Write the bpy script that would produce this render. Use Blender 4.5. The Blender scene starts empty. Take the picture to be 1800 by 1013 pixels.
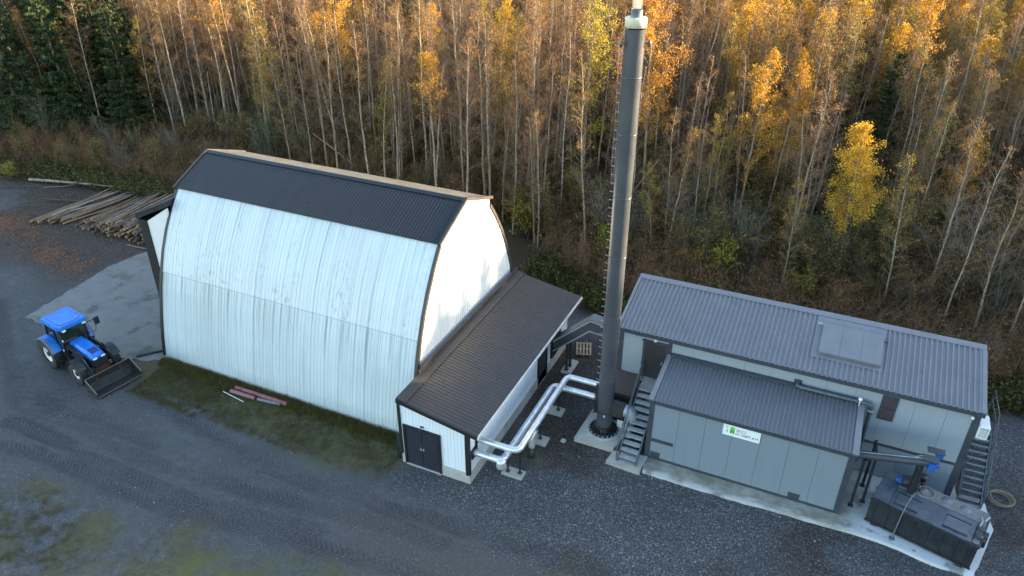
import bpy, bmesh, math, random
import numpy as np
from mathutils import Vector, Matrix
R = math.radians
SC = bpy.context.scene
COL = SC.collection
rnd = random.Random(7)
nrg = np.random.default_rng(11)

# ------------------------------------------------------------------ camera, sky, sun, exposure
cam_d = bpy.data.cameras.new('camera'); cam = bpy.data.objects.new('camera', cam_d); COL.objects.link(cam)
cam_d.sensor_width = 36.0; cam_d.lens = 26.233; cam_d.clip_start = .1; cam_d.clip_end = 2000
cam.location = (0, 0, 24); cam.rotation_euler = (R(90 - 30.08), 0, R(24.75))
SC.camera = cam
SUN_EL, SUN_AZ = 10.5, 33.0      # degrees; azimuth counted from +X towards +Y
w = bpy.data.worlds.new('World'); SC.world = w; w.use_nodes = True
nt = w.node_tree; bg = nt.nodes['Background']
sky = nt.nodes.new('ShaderNodeTexSky'); sky.sky_type = 'NISHITA'; sky.sun_disc = False
sky.sun_elevation = R(SUN_EL); sky.sun_rotation = R(90 - SUN_AZ); sky.air_density = 1.0; sky.dust_density = .6; sky.ozone_density = 1.0
nt.links.new(sky.outputs[0], bg.inputs[0]); bg.inputs[1].default_value = .15
sl = bpy.data.lights.new('sun', 'SUN'); so = bpy.data.objects.new('sun', sl); COL.objects.link(so)
sl.energy = 5.0; sl.angle = R(.6); sl.color = (1, .76, .47)
sd = Vector((math.cos(R(SUN_EL)) * math.cos(R(SUN_AZ)), math.cos(R(SUN_EL)) * math.sin(R(SUN_AZ)), math.sin(R(SUN_EL))))
so.rotation_euler = sd.to_track_quat('Z', 'Y').to_euler(); so.location = (60, 30, 40)
SC.view_settings.view_transform = 'Standard'; SC.view_settings.look = 'None'
SC.view_settings.exposure = 2.55; SC.view_settings.gamma = 1; SC.view_settings.use_curve_mapping = False
SC.cycles.max_bounces = 6; SC.cycles.transparent_max_bounces = 8

# ------------------------------------------------------------------ helpers
def tag(o, label=None, cat=None, group=None, kind=None):
    if label: o['label'] = label
    if cat: o['category'] = cat
    if group: o['group'] = group
    if kind: o['kind'] = kind
    return o

def empty(name, label, cat, loc=(0, 0, 0), rz=0, group=None):
    o = bpy.data.objects.new(name, None); COL.objects.link(o)
    o.location = loc; o.rotation_euler = (0, 0, rz); o.empty_display_size = .3
    return tag(o, label, cat, group)

def link(name, me, parent=None, loc=(0, 0, 0)):
    o = bpy.data.objects.new(name, me); COL.objects.link(o)
    if parent is not None: o.parent = parent
    o.location = loc
    return o

class MB:
    """collects shapes and links them as one mesh object"""
    def __init__(s): s.v = []; s.f = []; s.m = []; s.sm = []
    def add(s, vs, fs, mi=0, smooth=False):
        k = len(s.v); s.v += [tuple(p) for p in vs]
        for f in fs: s.f.append([i + k for i in f]); s.m.append(mi); s.sm.append(smooth)
        return s
    def box(s, x0, x1, y0, y1, z0, z1, mi=0):
        v = [(x, y, z) for x in (x0, x1) for y in (y0, y1) for z in (z0, z1)]
        return s.add(v, [(0, 1, 3, 2), (4, 6, 7, 5), (0, 4, 5, 1), (2, 3, 7, 6), (0, 2, 6, 4), (1, 5, 7, 3)], mi)
    def beam(s, a, b, w, h, up=(0, 0, 1), mi=0):
        a = Vector(a); b = Vector(b); d = (b - a).normalized(); u = Vector(up)
        if abs(d.dot(u)) > .98: u = Vector((0, 1, 0))
        r = d.cross(u).normalized(); u = r.cross(d)
        v = []
        for p in (a, b):
            for sx, sy in ((-1, -1), (1, -1), (1, 1), (-1, 1)): v.append(p + r * (sx * w / 2) + u * (sy * h / 2))
        return s.add(v, [(3, 2, 1, 0), (4, 5, 6, 7), (0, 1, 5, 4), (1, 2, 6, 5), (2, 3, 7, 6), (3, 0, 4, 7)], mi)
    def tube(s, pts, r, n=10, caps=True, mi=0, smooth=True):
        pts = [Vector(p) for p in pts]; rs = r if isinstance(r, (list, tuple)) else [r] * len(pts)
        v = []; prev = None
        for i, p in enumerate(pts):
            d = (pts[min(i + 1, len(pts) - 1)] - pts[max(i - 1, 0)]).normalized()
            if prev is None:
                u = Vector((0, 0, 1)) if abs(d.z) < .9 else Vector((1, 0, 0))
            else: u = prev
            q = d.cross(u).normalized(); u = q.cross(d).normalized(); prev = u
            for k in range(n):
                a = 2 * math.pi * k / n; v.append(p + (q * math.cos(a) + u * math.sin(a)) * rs[i])
        f = []
        for i in range(len(pts) - 1):
            for k in range(n):
                f.append((i * n + k, i * n + (k + 1) % n, (i + 1) * n + (k + 1) % n, (i + 1) * n + k))
        s.add(v, f, mi, smooth)
        if caps:
            L = len(pts) - 1
            s.add(v[:n], [tuple(range(n))[::-1]], mi); s.add(v[L * n:], [tuple(range(n))], mi)
        return s
    def lathe(s, prof, c=(0, 0, 0), n=24, mi=0, axis='z', smooth=True):
        v = []; f = []
        for (r, h) in prof:
            for k in range(n):
                a = 2 * math.pi * k / n; x, y = r * math.cos(a), r * math.sin(a)
                if axis == 'z': p = (x, y, h)
                elif axis == 'y': p = (x, h, -y)
                else: p = (h, x, y)
                v.append((p[0] + c[0], p[1] + c[1], p[2] + c[2]))
        for i in range(len(prof) - 1):
            for k in range(n): f.append((i * n + k, i * n + (k + 1) % n, (i + 1) * n + (k + 1) % n, (i + 1) * n + k))
        return s.add(v, f, mi, smooth)
    def prism(s, poly, a0, a1, axis='x', mi=0):
        """polygon in the two other axes, extruded from a0 to a1 along axis"""
        n = len(poly); v = []
        for a in (a0, a1):
            for (p, q) in poly:
                v.append({'x': (a, p, q), 'y': (p, a, q), 'z': (p, q, a)}[axis])
        f = [tuple(range(n))[::-1], tuple(range(n, 2 * n))] + [(i, (i + 1) % n, n + (i + 1) % n, n + i) for i in range(n)]
        return s.add(v, f, mi)
    def mesh(s, name, mats, bevel=0):
        me = bpy.data.meshes.new(name); me.from_pydata(s.v, [], s.f)
        for m in (mats if isinstance(mats, (list, tuple)) else [mats]): me.materials.append(m)
        me.polygons.foreach_set('material_index', s.m); me.polygons.foreach_set('use_smooth', s.sm)
        bm = bmesh.new(); bm.from_mesh(me)
        bmesh.ops.recalc_face_normals(bm, faces=bm.faces)
        if bevel:
            bmesh.ops.remove_doubles(bm, verts=bm.verts, dist=1e-5)
            es = [e for e in bm.edges if len(e.link_faces) == 2 and e.calc_face_angle(0) > .6]
            bmesh.ops.bevel(bm, geom=es, offset=bevel, segments=2, affect='EDGES', clamp_overlap=True)
        bm.to_mesh(me); bm.free(); me.update()
        return me
    def build(s, name, mats, parent=None, loc=(0, 0, 0), bevel=0):
        return link(name, s.mesh(name, mats, bevel), parent, loc)

def local(parent):
    """offset helper: build with world coordinates under an Empty that only has a location"""
    l = parent.location
    return (-l[0], -l[1], -l[2])

def rib_profile(width, pitch, rh, rw):
    n = max(1, round(width / pitch)); p = width / n; pr = []
    for i in range(n):
        a = i * p; b = (p - rw) / 2
        pr += [(a, 0), (a + b - .012, 0), (a + b + .006, rh), (a + b + rw - .006, rh), (a + b + rw + .012, 0)]
    pr.append((width, 0)); return pr

def ribsheet(mb, origin, across, path, width, pitch, rh, rw, mi=0):
    """ribbed sheet: ribs run along path [(offset vec, normal vec)], laid out along across"""
    pr = rib_profile(width, pitch, rh, rw); o = Vector(origin); A = Vector(across); v = []; f = []
    for (p, nrm) in path:
        for (a, h) in pr: v.append(o + Vector(p) + A * a + Vector(nrm) * h)
    n = len(pr)
    for i in range(len(path) - 1):
        for k in range(n - 1): f.append((i * n + k, i * n + k + 1, (i + 1) * n + k + 1, (i + 1) * n + k))
    return mb.add(v, f, mi)

# ------------------------------------------------------------------ materials
class NT:
    def __init__(s, name):
        s.m = bpy.data.materials.new(name); s.m.use_nodes = True; s.t = s.m.node_tree
        s.b = s.t.nodes['Principled BSDF']; s.out = s.t.nodes['Material Output']
    def n(s, typ, **kw):
        nd = s.t.nodes.new(typ)
        for k, v in kw.items(): setattr(nd, k, v)
        return nd
    def set(s, sock, v):
        if isinstance(v, bpy.types.NodeSocket): s.t.links.new(v, sock)
        elif v is not None: sock.default_value = v
    def pos(s): return s.n('ShaderNodeNewGeometry').outputs['Position']
    def obj(s): return s.n('ShaderNodeTexCoord').outputs['Object']
    def scale(s, vec, sc):
        m = s.n('ShaderNodeMapping'); s.set(m.inputs[0], vec); m.inputs['Scale'].default_value = sc; return m.outputs[0]
    def noise(s, vec, scale, detail=4, rough=.55):
        nd = s.n('ShaderNodeTexNoise'); s.set(nd.inputs['Vector'], vec); nd.inputs['Scale'].default_value = scale
        nd.inputs['Detail'].default_value = detail; nd.inputs['Roughness'].default_value = rough; return nd.outputs['Fac']
    def ramp(s, fac, stops):
        nd = s.n('ShaderNodeValToRGB'); s.set(nd.inputs[0], fac); e = nd.color_ramp.elements
        e[0].position, e[0].color = stops[0][0], tuple(stops[0][1]) + (1,)
        e[1].position, e[1].color = stops[-1][0], tuple(stops[-1][1]) + (1,)
        for p, c in stops[1:-1]:
            q = e.new(p); q.color = tuple(c) + (1,)
        return nd.outputs[0]
    def rng(s, fac, a, b, c=0., d=1.):
        nd = s.n('ShaderNodeMapRange'); nd.clamp = True; s.set(nd.inputs[0], fac)
        for i, v in enumerate((a, b, c, d)): nd.inputs[i + 1].default_value = v
        return nd.outputs[0]
    def math(s, op, a, b=None):
        nd = s.n('ShaderNodeMath', operation=op); s.set(nd.inputs[0], a)
        if b is not None: s.set(nd.inputs[1], b)
        return nd.outputs[0]
    def mix(s, fac, a, b, typ='MIX'):
        nd = s.n('ShaderNodeMix', data_type='RGBA', blend_type=typ)
        s.set(nd.inputs[0], fac)
        for i, v in ((6, a), (7, b)):
            if isinstance(v, (tuple, list)): v = tuple(v)[:3] + (1,)
            s.set(nd.inputs[i], v)
        return nd.outputs[2]
    def attr(s, name): return s.n('ShaderNodeAttribute', attribute_name=name).outputs['Fac']
    def bump(s, h, strength, dist=.02):
        nd = s.n('ShaderNodeBump'); nd.inputs['Strength'].default_value = strength; nd.inputs['Distance'].default_value = dist
        s.set(nd.inputs['Height'], h); s.set(s.b.inputs['Normal'], nd.outputs[0])
    def fin(s, col, rough=.6, metal=0., spec=None):
        if isinstance(col, (tuple, list)): col = tuple(col)[:3] + (1,)
        s.set(s.b.inputs['Base Color'], col); s.set(s.b.inputs['Roughness'], rough); s.set(s.b.inputs['Metallic'], metal)
        if spec is not None: s.b.inputs['Specular IOR Level'].default_value = spec
        return s.m

def paint(name, c, rough=.5, metal=0., var=.18, scale=2.5, fine=.0, bump=0.):
    t = NT(name); p = t.pos()
    n1 = t.noise(p, scale, 6, .65)
    k = t.rng(n1, .3, .7, 1 - var, 1 + var * .6)
    col = t.mix(1, tuple(c), t.n('ShaderNodeCombineColor').outputs[0], 'MULTIPLY')
    cc = t.t.nodes[-1]
    comb = [x for x in t.t.nodes if x.type == 'COMBINE_COLOR'][0]
    for i in range(3): t.set(comb.inputs[i], k)
    if fine:
        n2 = t.noise(p, 40, 3); col = t.mix(t.rng(n2, .55, .75, 0, fine), col, (c[0] * .5, c[1] * .5, c[2] * .5))
    if bump: t.bump(t.noise(p, 30, 5), bump, .01)
    return t.fin(col, t.rng(n1, .3, .7, rough - .08, rough + .1), metal)

M = {}
M['dark_roof'] = paint('dark_roof_paint', (.015, .017, .021), .42, 0, .2, 1.2)
M['brown_roof'] = paint('brown_roof_paint', (.042, .032, .030), .38, 0, .25, 1.0, .3)
M['black_trim'] = paint('black_trim', (.012, .012, .014), .5)
M['brown_trim'] = paint('brown_trim', (.045, .036, .032), .5, 0, .3, 2, .3)
M['roof_grey'] = paint('grey_roof_paint', (.165, .163, .176), .42, 0, .12, 1.4)
M['roof_grey2'] = paint('slate_roof_paint', (.108, .111, .124), .42, 0, .12, 1.4)
M['trim_grey'] = paint('dark_grey_trim', (.045, .053, .064), .45)
M['door_dark'] = paint('dark_door_paint', (.022, .026, .038), .42)
M['door_brown'] = paint('brown_door_paint', (.032, .030, .032), .45)
M['white_fascia'] = paint('white_fascia', (.62, .60, .56), .5)
M['galv'] = paint('galvanised_steel', (.34, .38, .40), .45, .3, .25, 5)
M['galv_dark'] = paint('weathered_steel', (.11, .13, .14), .5, .5, .3, 5)
M['chimney'] = paint('grey_chimney_steel', (.066, .071, .080), .34, .1, .15, .8)
M['cream'] = paint('cream_cap', (.62, .56, .42), .5)
M['steel_dark'] = paint('dark_painted_steel', (.022, .025, .029), .45, .1, .35, 3, .3)
M['tank_top'] = paint('dusty_tank_top', (.085, .10, .125), .5, .1, .45, 2.2, .4)
M['tank_dust'] = paint('ash_dusted_steel', (.16, .155, .16), .6, .1, .4, 3, .4)
M['brown_steel'] = paint('brown_steel', (.050, .040, .040), .5, .1, .2, 3)
M['blue'] = paint('blue_paint', (.016, .18, .62), .34, 0, .3, 2.5, .22)
M['blue_dark'] = paint('dark_blue_paint', (.008, .035, .16), .4)
M['motor_blue'] = paint('motor_blue', (.015, .10, .36), .4)
M['rubber'] = paint('tyre_rubber', (.024, .025, .026), .8, 0, .4, 6, .4)
M['rim'] = paint('white_rim', (.55, .58, .55), .5, 0, .25, 5)
M['tractor_black'] = paint('black_machinery', (.014, .015, .017), .5, 0, .3, 4)
M['bucket'] = paint('worn_bucket_steel', (.040, .036, .034), .5, .3, .5, 4, .5)
M['bucket_edge'] = paint('worn_edge_steel', (.22, .21, .20), .45, .6)
M['pale_plastic'] = paint('pale_plastic', (.70, .71, .68), .5, 0, .08)
M['pink'] = paint('faded_red_pipe', (.30, .085, .085), .55, 0, .2, 4)
M['pink_grey'] = paint('dusty_red_pipe', (.22, .11, .10), .6, 0, .2, 4)
M['pipe_grey'] = paint('grey_pipe', (.14, .15, .18), .5)
M['hose'] = paint('beige_hose', (.26, .20, .13), .6)
M['wood_pale'] = paint('pale_wood', (.34, .24, .15), .75, 0, .3, 6, .3)
M['red_louvre'] = paint('red_brown_louvre', (.14, .045, .035), .5, 0, .3, 4)
M['rust'] = paint('rusty_steel', (.13, .055, .025), .8, .2, .3, 8)
M['sign_white'] = paint('sign_white', (.78, .80, .78), .4, 0, .04)
M['sign_green'] = paint('sign_green', (.16, .55, .04), .4, 0, .04)
M['sign_dark'] = paint('sign_dark_ink', (.05, .075, .06), .5, 0, .04)
M['sign_grey'] = paint('sign_grey_ink', (.25, .27, .27), .5, 0, .04)
t = NT('headlight_glass'); M['lamp_glass'] = t.fin((.75, .77, .75), .15)
t = NT('cab_glass'); M['glass'] = t.fin((.012, .022, .018), .06, 0, .6)

def mk_silver():
    t = NT('aluminium_cladding'); p = t.pos()
    n1 = t.noise(p, 9, 5, .6); n2 = t.noise(p, 3, 2)
    t.bump(n1, .16, .02)
    return t.fin(t.mix(t.rng(n2, .35, .65), (.60, .61, .62), (.78, .79, .80)), t.rng(n1, .3, .7, .28, .42), .65)
M['silver'] = mk_silver()

def mk_white_sheet():
    t = NT('weathered_white_sheet'); p = t.pos()
    sep = t.n('ShaderNodeSeparateXYZ'); t.set(sep.inputs[0], p)
    x, z = sep.outputs[0], sep.outputs[2]
    streak = t.noise(t.scale(p, (6.5, .05, .07)), 1.0, 5, .72)          # runs down the sheet
    fines = t.noise(t.scale(p, (19, .05, .10)), 1.0, 3, .6)
    patch = t.noise(p, .28, 3, .6)
    dots = t.noise(t.scale(p, (9, 2, 3.2)), 1.0, 2, .5)
    grp = t.noise(t.scale(p, (1.1, .4, .25)), 1.0, 3, .6)
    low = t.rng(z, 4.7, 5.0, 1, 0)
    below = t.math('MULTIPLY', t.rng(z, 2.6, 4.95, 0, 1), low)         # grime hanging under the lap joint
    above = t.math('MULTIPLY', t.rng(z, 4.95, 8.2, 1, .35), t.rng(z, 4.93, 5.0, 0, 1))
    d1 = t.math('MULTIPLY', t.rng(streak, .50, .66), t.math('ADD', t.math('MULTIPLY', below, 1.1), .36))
    d2 = t.math('MULTIPLY', t.math('MULTIPLY', t.rng(dots, .52, .66), t.rng(grp, .44, .62)), above)
    d3 = t.math('MULTIPLY', t.rng(fines, .52, .70), .45)
    d4 = t.math('MULTIPLY', t.rng(z, .2, .9, .5, 0), t.rng(patch, .35, .6))
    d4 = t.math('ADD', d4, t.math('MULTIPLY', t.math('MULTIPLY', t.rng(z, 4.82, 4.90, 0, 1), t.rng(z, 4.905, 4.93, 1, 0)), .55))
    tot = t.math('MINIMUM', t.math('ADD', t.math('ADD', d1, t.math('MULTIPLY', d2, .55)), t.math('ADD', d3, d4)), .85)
    basec = t.mix(low, (.56, .59, .595), (.46, .515, .52))
    basec = t.mix(t.rng(patch, .3, .7), basec, t.mix(.5, basec, (.62, .70, .72)))
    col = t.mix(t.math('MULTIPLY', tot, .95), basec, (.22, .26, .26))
    return t.fin(col, .42, 0)
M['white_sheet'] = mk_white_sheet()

def mk_board(name, c, dirt=.25):
    t = NT(name); p = t.pos()
    s1 = t.noise(t.scale(p, (6, 6, .3)), 1, 4, .6); s2 = t.noise(p, .8, 4)
    col = t.mix(t.rng(s1, .45, .75, 0, dirt), c, tuple(q * .55 for q in c))
    col = t.mix(t.rng(s2, .35, .7, 0, dirt * .6), col, tuple(q * .75 for q in c))
    return t.fin(col, .5)
M['white_board'] = mk_board('white_board_paint', (.72, .76, .79), .18)
M['gable_white'] = mk_board('white_gable_sheet', (.70, .70, .68), .14)
M['panel'] = mk_board('grey_sandwich_panel', (.195, .232, .262), .12)
M['panel_b'] = mk_board('pale_sandwich_panel', (.275, .31, .34), .10)

def mk_concrete(name, c, moss=.3, wet=.3):
    t = NT(name); p = t.pos()
    n1 = t.noise(p, 1.3, 6, .65); n2 = t.noise(p, 14, 4); n3 = t.noise(p, .9, 3)
    col = t.mix(t.rng(n1, .35, .7, 0, .6), c, tuple(q * .62 for q in c))
    col = t.mix(t.rng(n3, .55, .68, 0, moss), col, (.10, .09, .035))
    col = t.mix(t.rng(n2, .5, .8, 0, .35), col, tuple(q * .5 for q in c))
    col = t.mix(t.rng(t.noise(t.scale(p, (1, 1, 1)), .55, 3), .58, .66, 0, wet), col, tuple(q * .42 for q in c))
    t.bump(n2, .25, .01)
    return t.fin(col, .8)
M['concrete'] = mk_concrete('concrete', (.42, .41, .37))
M['concrete_dirty'] = mk_concrete('dirty_concrete', (.20, .187, .175), .45, .85)
def mk_slab():
    t = NT('stained_pale_slab'); p = t.pos(); sep = t.n('ShaderNodeSeparateXYZ'); t.set(sep.inputs[0], p)
    n1 = t.noise(p, 1.1, 6, .65); n2 = t.noise(p, 14, 4); n3 = t.noise(t.scale(p, (1.2, 3, 1)), .9, 4, .6)
    c = t.mix(t.rng(n1, .35, .7, 0, .35), (.50, .51, .50), (.33, .33, .32)); c = t.mix(t.rng(n2, .5, .8, 0, .3), c, (.25, .25, .24))
    zone = t.math('MULTIPLY', t.rng(sep.outputs[0], 3.0, 4.2, 1, .12), t.rng(t.math('ADD', sep.outputs[1], t.math('MULTIPLY', n3, .9)), 25.50, 25.75))
    c = t.mix(t.math('MULTIPLY', t.rng(sep.outputs[0], 3.1, 3.6), .7), c, (.60, .62, .63))
    c = t.mix(t.math('MULTIPLY', zone, .85), c, t.mix(t.rng(n1, .4, .62), (.135, .12, .070), (.30, .29, .24)))
    c = t.mix(t.rng(t.noise(p, .75, 3), .60, .66, 0, .75), c, (.17, .165, .15)); c = t.mix(t.rng(t.noise(p, 1.9, 3), .66, .74, 0, .8), c, (.16, .085, .045))
    t.bump(n2, .2, .01); return t.fin(c, .75)
M['slab'] = mk_slab()

# ------------------------------------------------------------------ the ground
def smooth_noise(x, y, scale, seed, octs=4):
    r = np.random.default_rng(seed); tot = np.zeros_like(x); amp = 1.; s = 0
    for o in range(octs):
        g = r.random((64, 64)); X = x / scale * 2 ** o + 17.3 * o; Y = y / scale * 2 ** o + 5.1 * o
        i = np.floor(X).astype(int); j = np.floor(Y).astype(int); fx = X - i; fy = Y - j
        fx = fx * fx * (3 - 2 * fx); fy = fy * fy * (3 - 2 * fy)
        a = g[i % 64, j % 64]; b = g[(i + 1) % 64, j % 64]; c = g[i % 64, (j + 1) % 64]; d = g[(i + 1) % 64, (j + 1) % 64]
        tot += amp * (a * (1 - fx) * (1 - fy) + b * fx * (1 - fy) + c * (1 - fx) * fy + d * fx * fy); s += amp; amp *= .5
    return tot / s

def sstep(a, b, x): q = np.clip((x - a) / (b - a), 0, 1); return q * q * (3 - 2 * q)

def poly_dist(px, py, pts):
    """distance to a polyline, arc length and signed side"""
    best = np.full(px.shape, 1e9); U = np.zeros_like(px); V = np.zeros_like(px); L = 0
    for (a, b) in zip(pts[:-1], pts[1:]):
        ax, ay = a; dx, dy = b[0] - ax, b[1] - ay; ll = math.hypot(dx, dy)
        tt = np.clip(((px - ax) * dx + (py - ay) * dy) / ll ** 2, 0, 1)
        ex, ey = px - ax - tt * dx, py - ay - tt * dy; d = np.hypot(ex, ey)
        side = (dx * ey - dy * ex) / ll
        mk = d < best
        best = np.where(mk, d, best); U = np.where(mk, L + tt * ll, U); V = np.where(mk, np.sign(side) * d, V); L += ll
    return best, U, V

def inpoly(x, y, poly):
    ins = np.zeros(x.shape, bool); n = len(poly)
    for i in range(n):
        x1, y1 = poly[i]; x2, y2 = poly[(i + 1) % n]
        c = ((y1 > y) != (y2 > y)) & (x < (x2 - x1) * (y - y1) / (y2 - y1 + 1e-12) + x1); ins ^= c
    return ins

def soft_poly(x, y, poly, soft):
    d, _, _ = poly_dist(x, y, list(poly) + [poly[0]])
    sd = np.where(inpoly(x, y, poly), d, -d)
    return sd / soft

def forest_edge(x):
    return np.interp(x, [-400, -72, -62, -55, -48, -40, -18, -11.5, -8, 8, 10, 14, 400], [36, 36, 37.5, 39.2, 39.3, 39.5, 39.5, 36.6, 35.2, 34.6, 36.6, 37, 40])

def make_ground():
    xs = np.unique(np.concatenate([np.linspace(-900, -80, 24), np.arange(-80, 20.01, .25), np.linspace(20, 900, 28)]))
    ys = np.unique(np.concatenate([np.linspace(-300, 10, 16), np.arange(10, 50.01, .25), np.arange(51, 120, 2.), np.linspace(120, 1500, 24)]))
    X, Y = np.meshgrid(xs, ys); x = X.ravel(); y = Y.ravel()
    n1 = smooth_noise(x + 500, y + 500, 6, 1); n2 = smooth_noise(x + 500, y + 500, 2.2, 2); n3 = smooth_noise(x + 500, y + 500, 14, 3, 3)
    n4 = smooth_noise(x + 500, y + 500, 1.0, 5, 3)
    # grass strip along the hall, moss patches in the foreground
    gp = [(-32.0, 21.6), (-30.8, 20.7), (-28.5, 20.2), (-24.5, 19.9), (-20.2, 19.7), (-17.0, 19.5), (-15.6, 19.9), (-15.0, 20.8), (-15.4, 22.9), (-32, 22.9)]
    grass = sstep(-.9, .8, soft_poly(x, y, gp, .8) + (n2 - .5) * 2.2)
    f1 = sstep(.52, .66, n1 + .30 * (n2 - .5)) * sstep(16.2, 14.2, y + .22 * (x + 22) * (x > -22) + .05 * (x + 22) * (x < -22) + (n2 - .5) * 2)
    mossy = sstep(-1, 1, soft_poly(x, y, [(-32.58, 13.0), (-29.95, 13.61), (-27.94, 13.77), (-25.87, 13.25), (-24.94, 13.33), (-23.13, 13.48), (-21.53, 14.39), (-20.11, 14.21), (-17.31, 14.71), (-14.49, 15.4), (-12.57, 15.69), (-11.68, 15.1), (-25.41, 8.22)], .6) + (n2 - .5) * 3.5)
    greenp = sstep(-1, 1, soft_poly(x, y, [(-19.99, 12.86), (-18.61, 14.21), (-16.3, 14.87), (-14.05, 15.15), (-12.07, 14.92), (-19.47, 11.51)], .5) + (n2 - .5) * 2.5)
    brown = sstep(-1, 1, soft_poly(x, y, [(-17.47, 17.85), (-13.98, 18.74), (-8.81, 19.11), (-3.89, 18.7), (-11.68, 15.1), (-16.11, 16.06)], 1.2) + (n2 - .5) * 2.5) * sstep(.3, .55, n1 * .5 + n3 * .5)
    f1 = np.maximum(.85 * mossy * sstep(.36, .60, n1 * .5 + n4 * .5), greenp)
    f1 = np.maximum(f1 * (.25 + .75 * sstep(.42, .60, .5 * n2 + .5 * n4)), .0)
    f2 = sstep(.55, .72, n2 * .5 + n1 * .5) * sstep(20.6, 18.9, y + .18 * (x + 9) * (x > -9)) * sstep(-14, -11, x) * .8
    grass = np.maximum(grass, np.maximum(f1, f2))
    grass = np.maximum(grass, .9 * np.exp(-((x + 9.9) ** 2 + (y - 23.9) ** 2) / .35))
    # coarse crushed stone round the boiler plant
    gv = [(-15.6, 20.9), (-15.6, 19.6), (-12.5, 19.3), (-10, 19.2), (-7.5, 18.6), (-5.6, 17), (0, 14), (8, 9), (24, 9), (24, 36), (9.6, 36.2), (-8, 35), (-11.9, 36.4), (-11.9, 21.2)]
    gravel = sstep(-1, 1, soft_poly(x, y, gv, 1.0) + (n2 - .5) * 2.4)
    # bark litter by the timber
    bp = [(-66, 35), (-60, 36), (-57, 32.6), (-52, 30.5), (-44, 30.5), (-42.5, 33), (-42, 40), (-66, 41)]
    bark = sstep(-1, 1, soft_poly(x, y, bp, 1.6) + (n2 - .5) * 3)
    bark = np.maximum(bark, sstep(.56, .7, n2) * sstep(27.5, 30, y) * sstep(-42, -45, x) * .8)
    litter = sstep(.50, .68, n4 * .6 + n2 * .4) * np.exp(-((y - 29.6 + .25 * (x + 52)) / 1.5) ** 2) * sstep(-42, -46, x) * sstep(-62, -56, x)
    # dark earth between annex and boiler
    damp = sstep(.40, .62, n2 * .6 + n1 * .4) * sstep(-13, -11.5, x) * sstep(-5.2, -7, x) * sstep(22.6, 24.5, y)
    damp = np.maximum(damp, sstep(.54, .7, n2 * .5 + n1 * .5) * sstep(17, 20, y) * sstep(-9.5, -7, x) * .9)
    damp = np.maximum(damp, .85 * sstep(.40, .58, n1) * sstep(-38, -46, x) * sstep(24, 28, y))
    fe = forest_edge(x); forest = sstep(-.9, .9, (y - fe) + (n2 - .5) * 2.5)
    # compacted wheel lanes
    tracks = [
        ([(-34.32, 13.89), (-32.96, 14.08), (-31.15, 14.49), (-28.49, 14.49), (-25.82, 14.37), (-24.15, 14.4), (-21.77, 14.62), (-19.38, 15.05), (-16.76, 15.44), (-13.68, 15.77), (-10.77, 16.09)], 1),
        ([(-34.21, 15.52), (-32.54, 15.51), (-30.77, 15.52), (-28.32, 15.25), (-25.71, 15.18), (-23.35, 15.21), (-20.91, 15.37), (-18.51, 15.78), (-16.2, 16.18)], 0.9),
        ([(-31.25, 19.88), (-28.22, 19.49), (-25.53, 19.06), (-22.64, 18.63), (-19.61, 18.19), (-17.23, 18.33), (-14.42, 18.54), (-11.25, 18.79), (-8.01, 19.0), (-4.92, 19.07)], 0.75),
        ([(-45.42, 22.84), (-41.69, 20.36), (-38.83, 18.61), (-36.2, 17.08), (-33.85, 16.16), (-31.5, 15.63)], 0.9),
        ([(-37.99, 19.0), (-35.7, 17.83), (-33.42, 17.09), (-30.8, 16.63), (-27.71, 16.29), (-24.75, 16.21), (-21.55, 16.72), (-19.98, 16.77), (-17.5, 17.11), (-14.63, 17.57), (-11.25, 17.82)], 0.8),
        ([(-34.2, 18.0), (-31.93, 17.53), (-29.29, 17.33), (-26.41, 17.1)], 0.6),
    ]
    TM = np.zeros_like(x); TU = np.zeros_like(x); TV = np.zeros_like(x); lane = np.zeros_like(x)
    for pts, k in tracks:
        d, u, v = poly_dist(x, y, pts)
        m = k * sstep(.46, .26, d) * (.45 + .55 * sstep(.38, .6, smooth_noise(u + 300, v * 0 + k * 40 + 200, 3.5, 9)))
        sel = m > TM; TM = np.where(sel, m, TM)
        near = d < 1.0; upd = near & ((m >= TM) | (TU == 0)); TU = np.where(upd, u, TU); TV = np.where(upd, v, TV)
        lane = np.maximum(lane, k * np.exp(-(d / .9) ** 2))
    TM *= (1 - grass) * (1 - forest)
    road = sstep(-1, 1, soft_poly(x, y, [(-80, 8), (-80, 34), (-58, 32), (-44, 24), (-34, 21.3), (-30.5, 19.8), (-20, 18.6), (-13, 18.4), (-6, 16.5), (3, 11), (6, 5)], 1.2) + (n2 - .5) * 1.4)
    z = (n1 - .5) * .10 + (n4 - .5) * .03 - .035 * TM
    flat = sstep(0, 1.2, np.maximum.reduce([soft_poly(x, y, p, 1.) for p in (
        [(-33.4, 22.4), (-15, 22.4), (-15, 34), (-33.4, 34)], [(-15.6, 21), (-11.4, 21), (-11.4, 34), (-15.6, 34)],
        [(-9, 24.6), (9.2, 24.6), (9.2, 33.5), (-9, 33.5)])]) + 1.2)
    z = z * (1 - flat) - .012
    hill = sstep(60, 160, y) * 3.5 + forest * (n1 - .45) * .9 * (1 - flat) * sstep(0, 5, y - fe)
    z = z + hill
    me = bpy.data.meshes.new('ground'); nx, ny = len(xs), len(ys)
    idx = np.arange(nx * ny).reshape(ny, nx)
    q = np.stack([idx[:-1, :-1], idx[:-1, 1:], idx[1:, 1:], idx[1:, :-1]], -1).reshape(-1, 4)
    co = np.stack([x, y, z], 1).astype(np.float32)
    me.vertices.add(len(co)); me.vertices.foreach_set('co', co.ravel())
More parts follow.
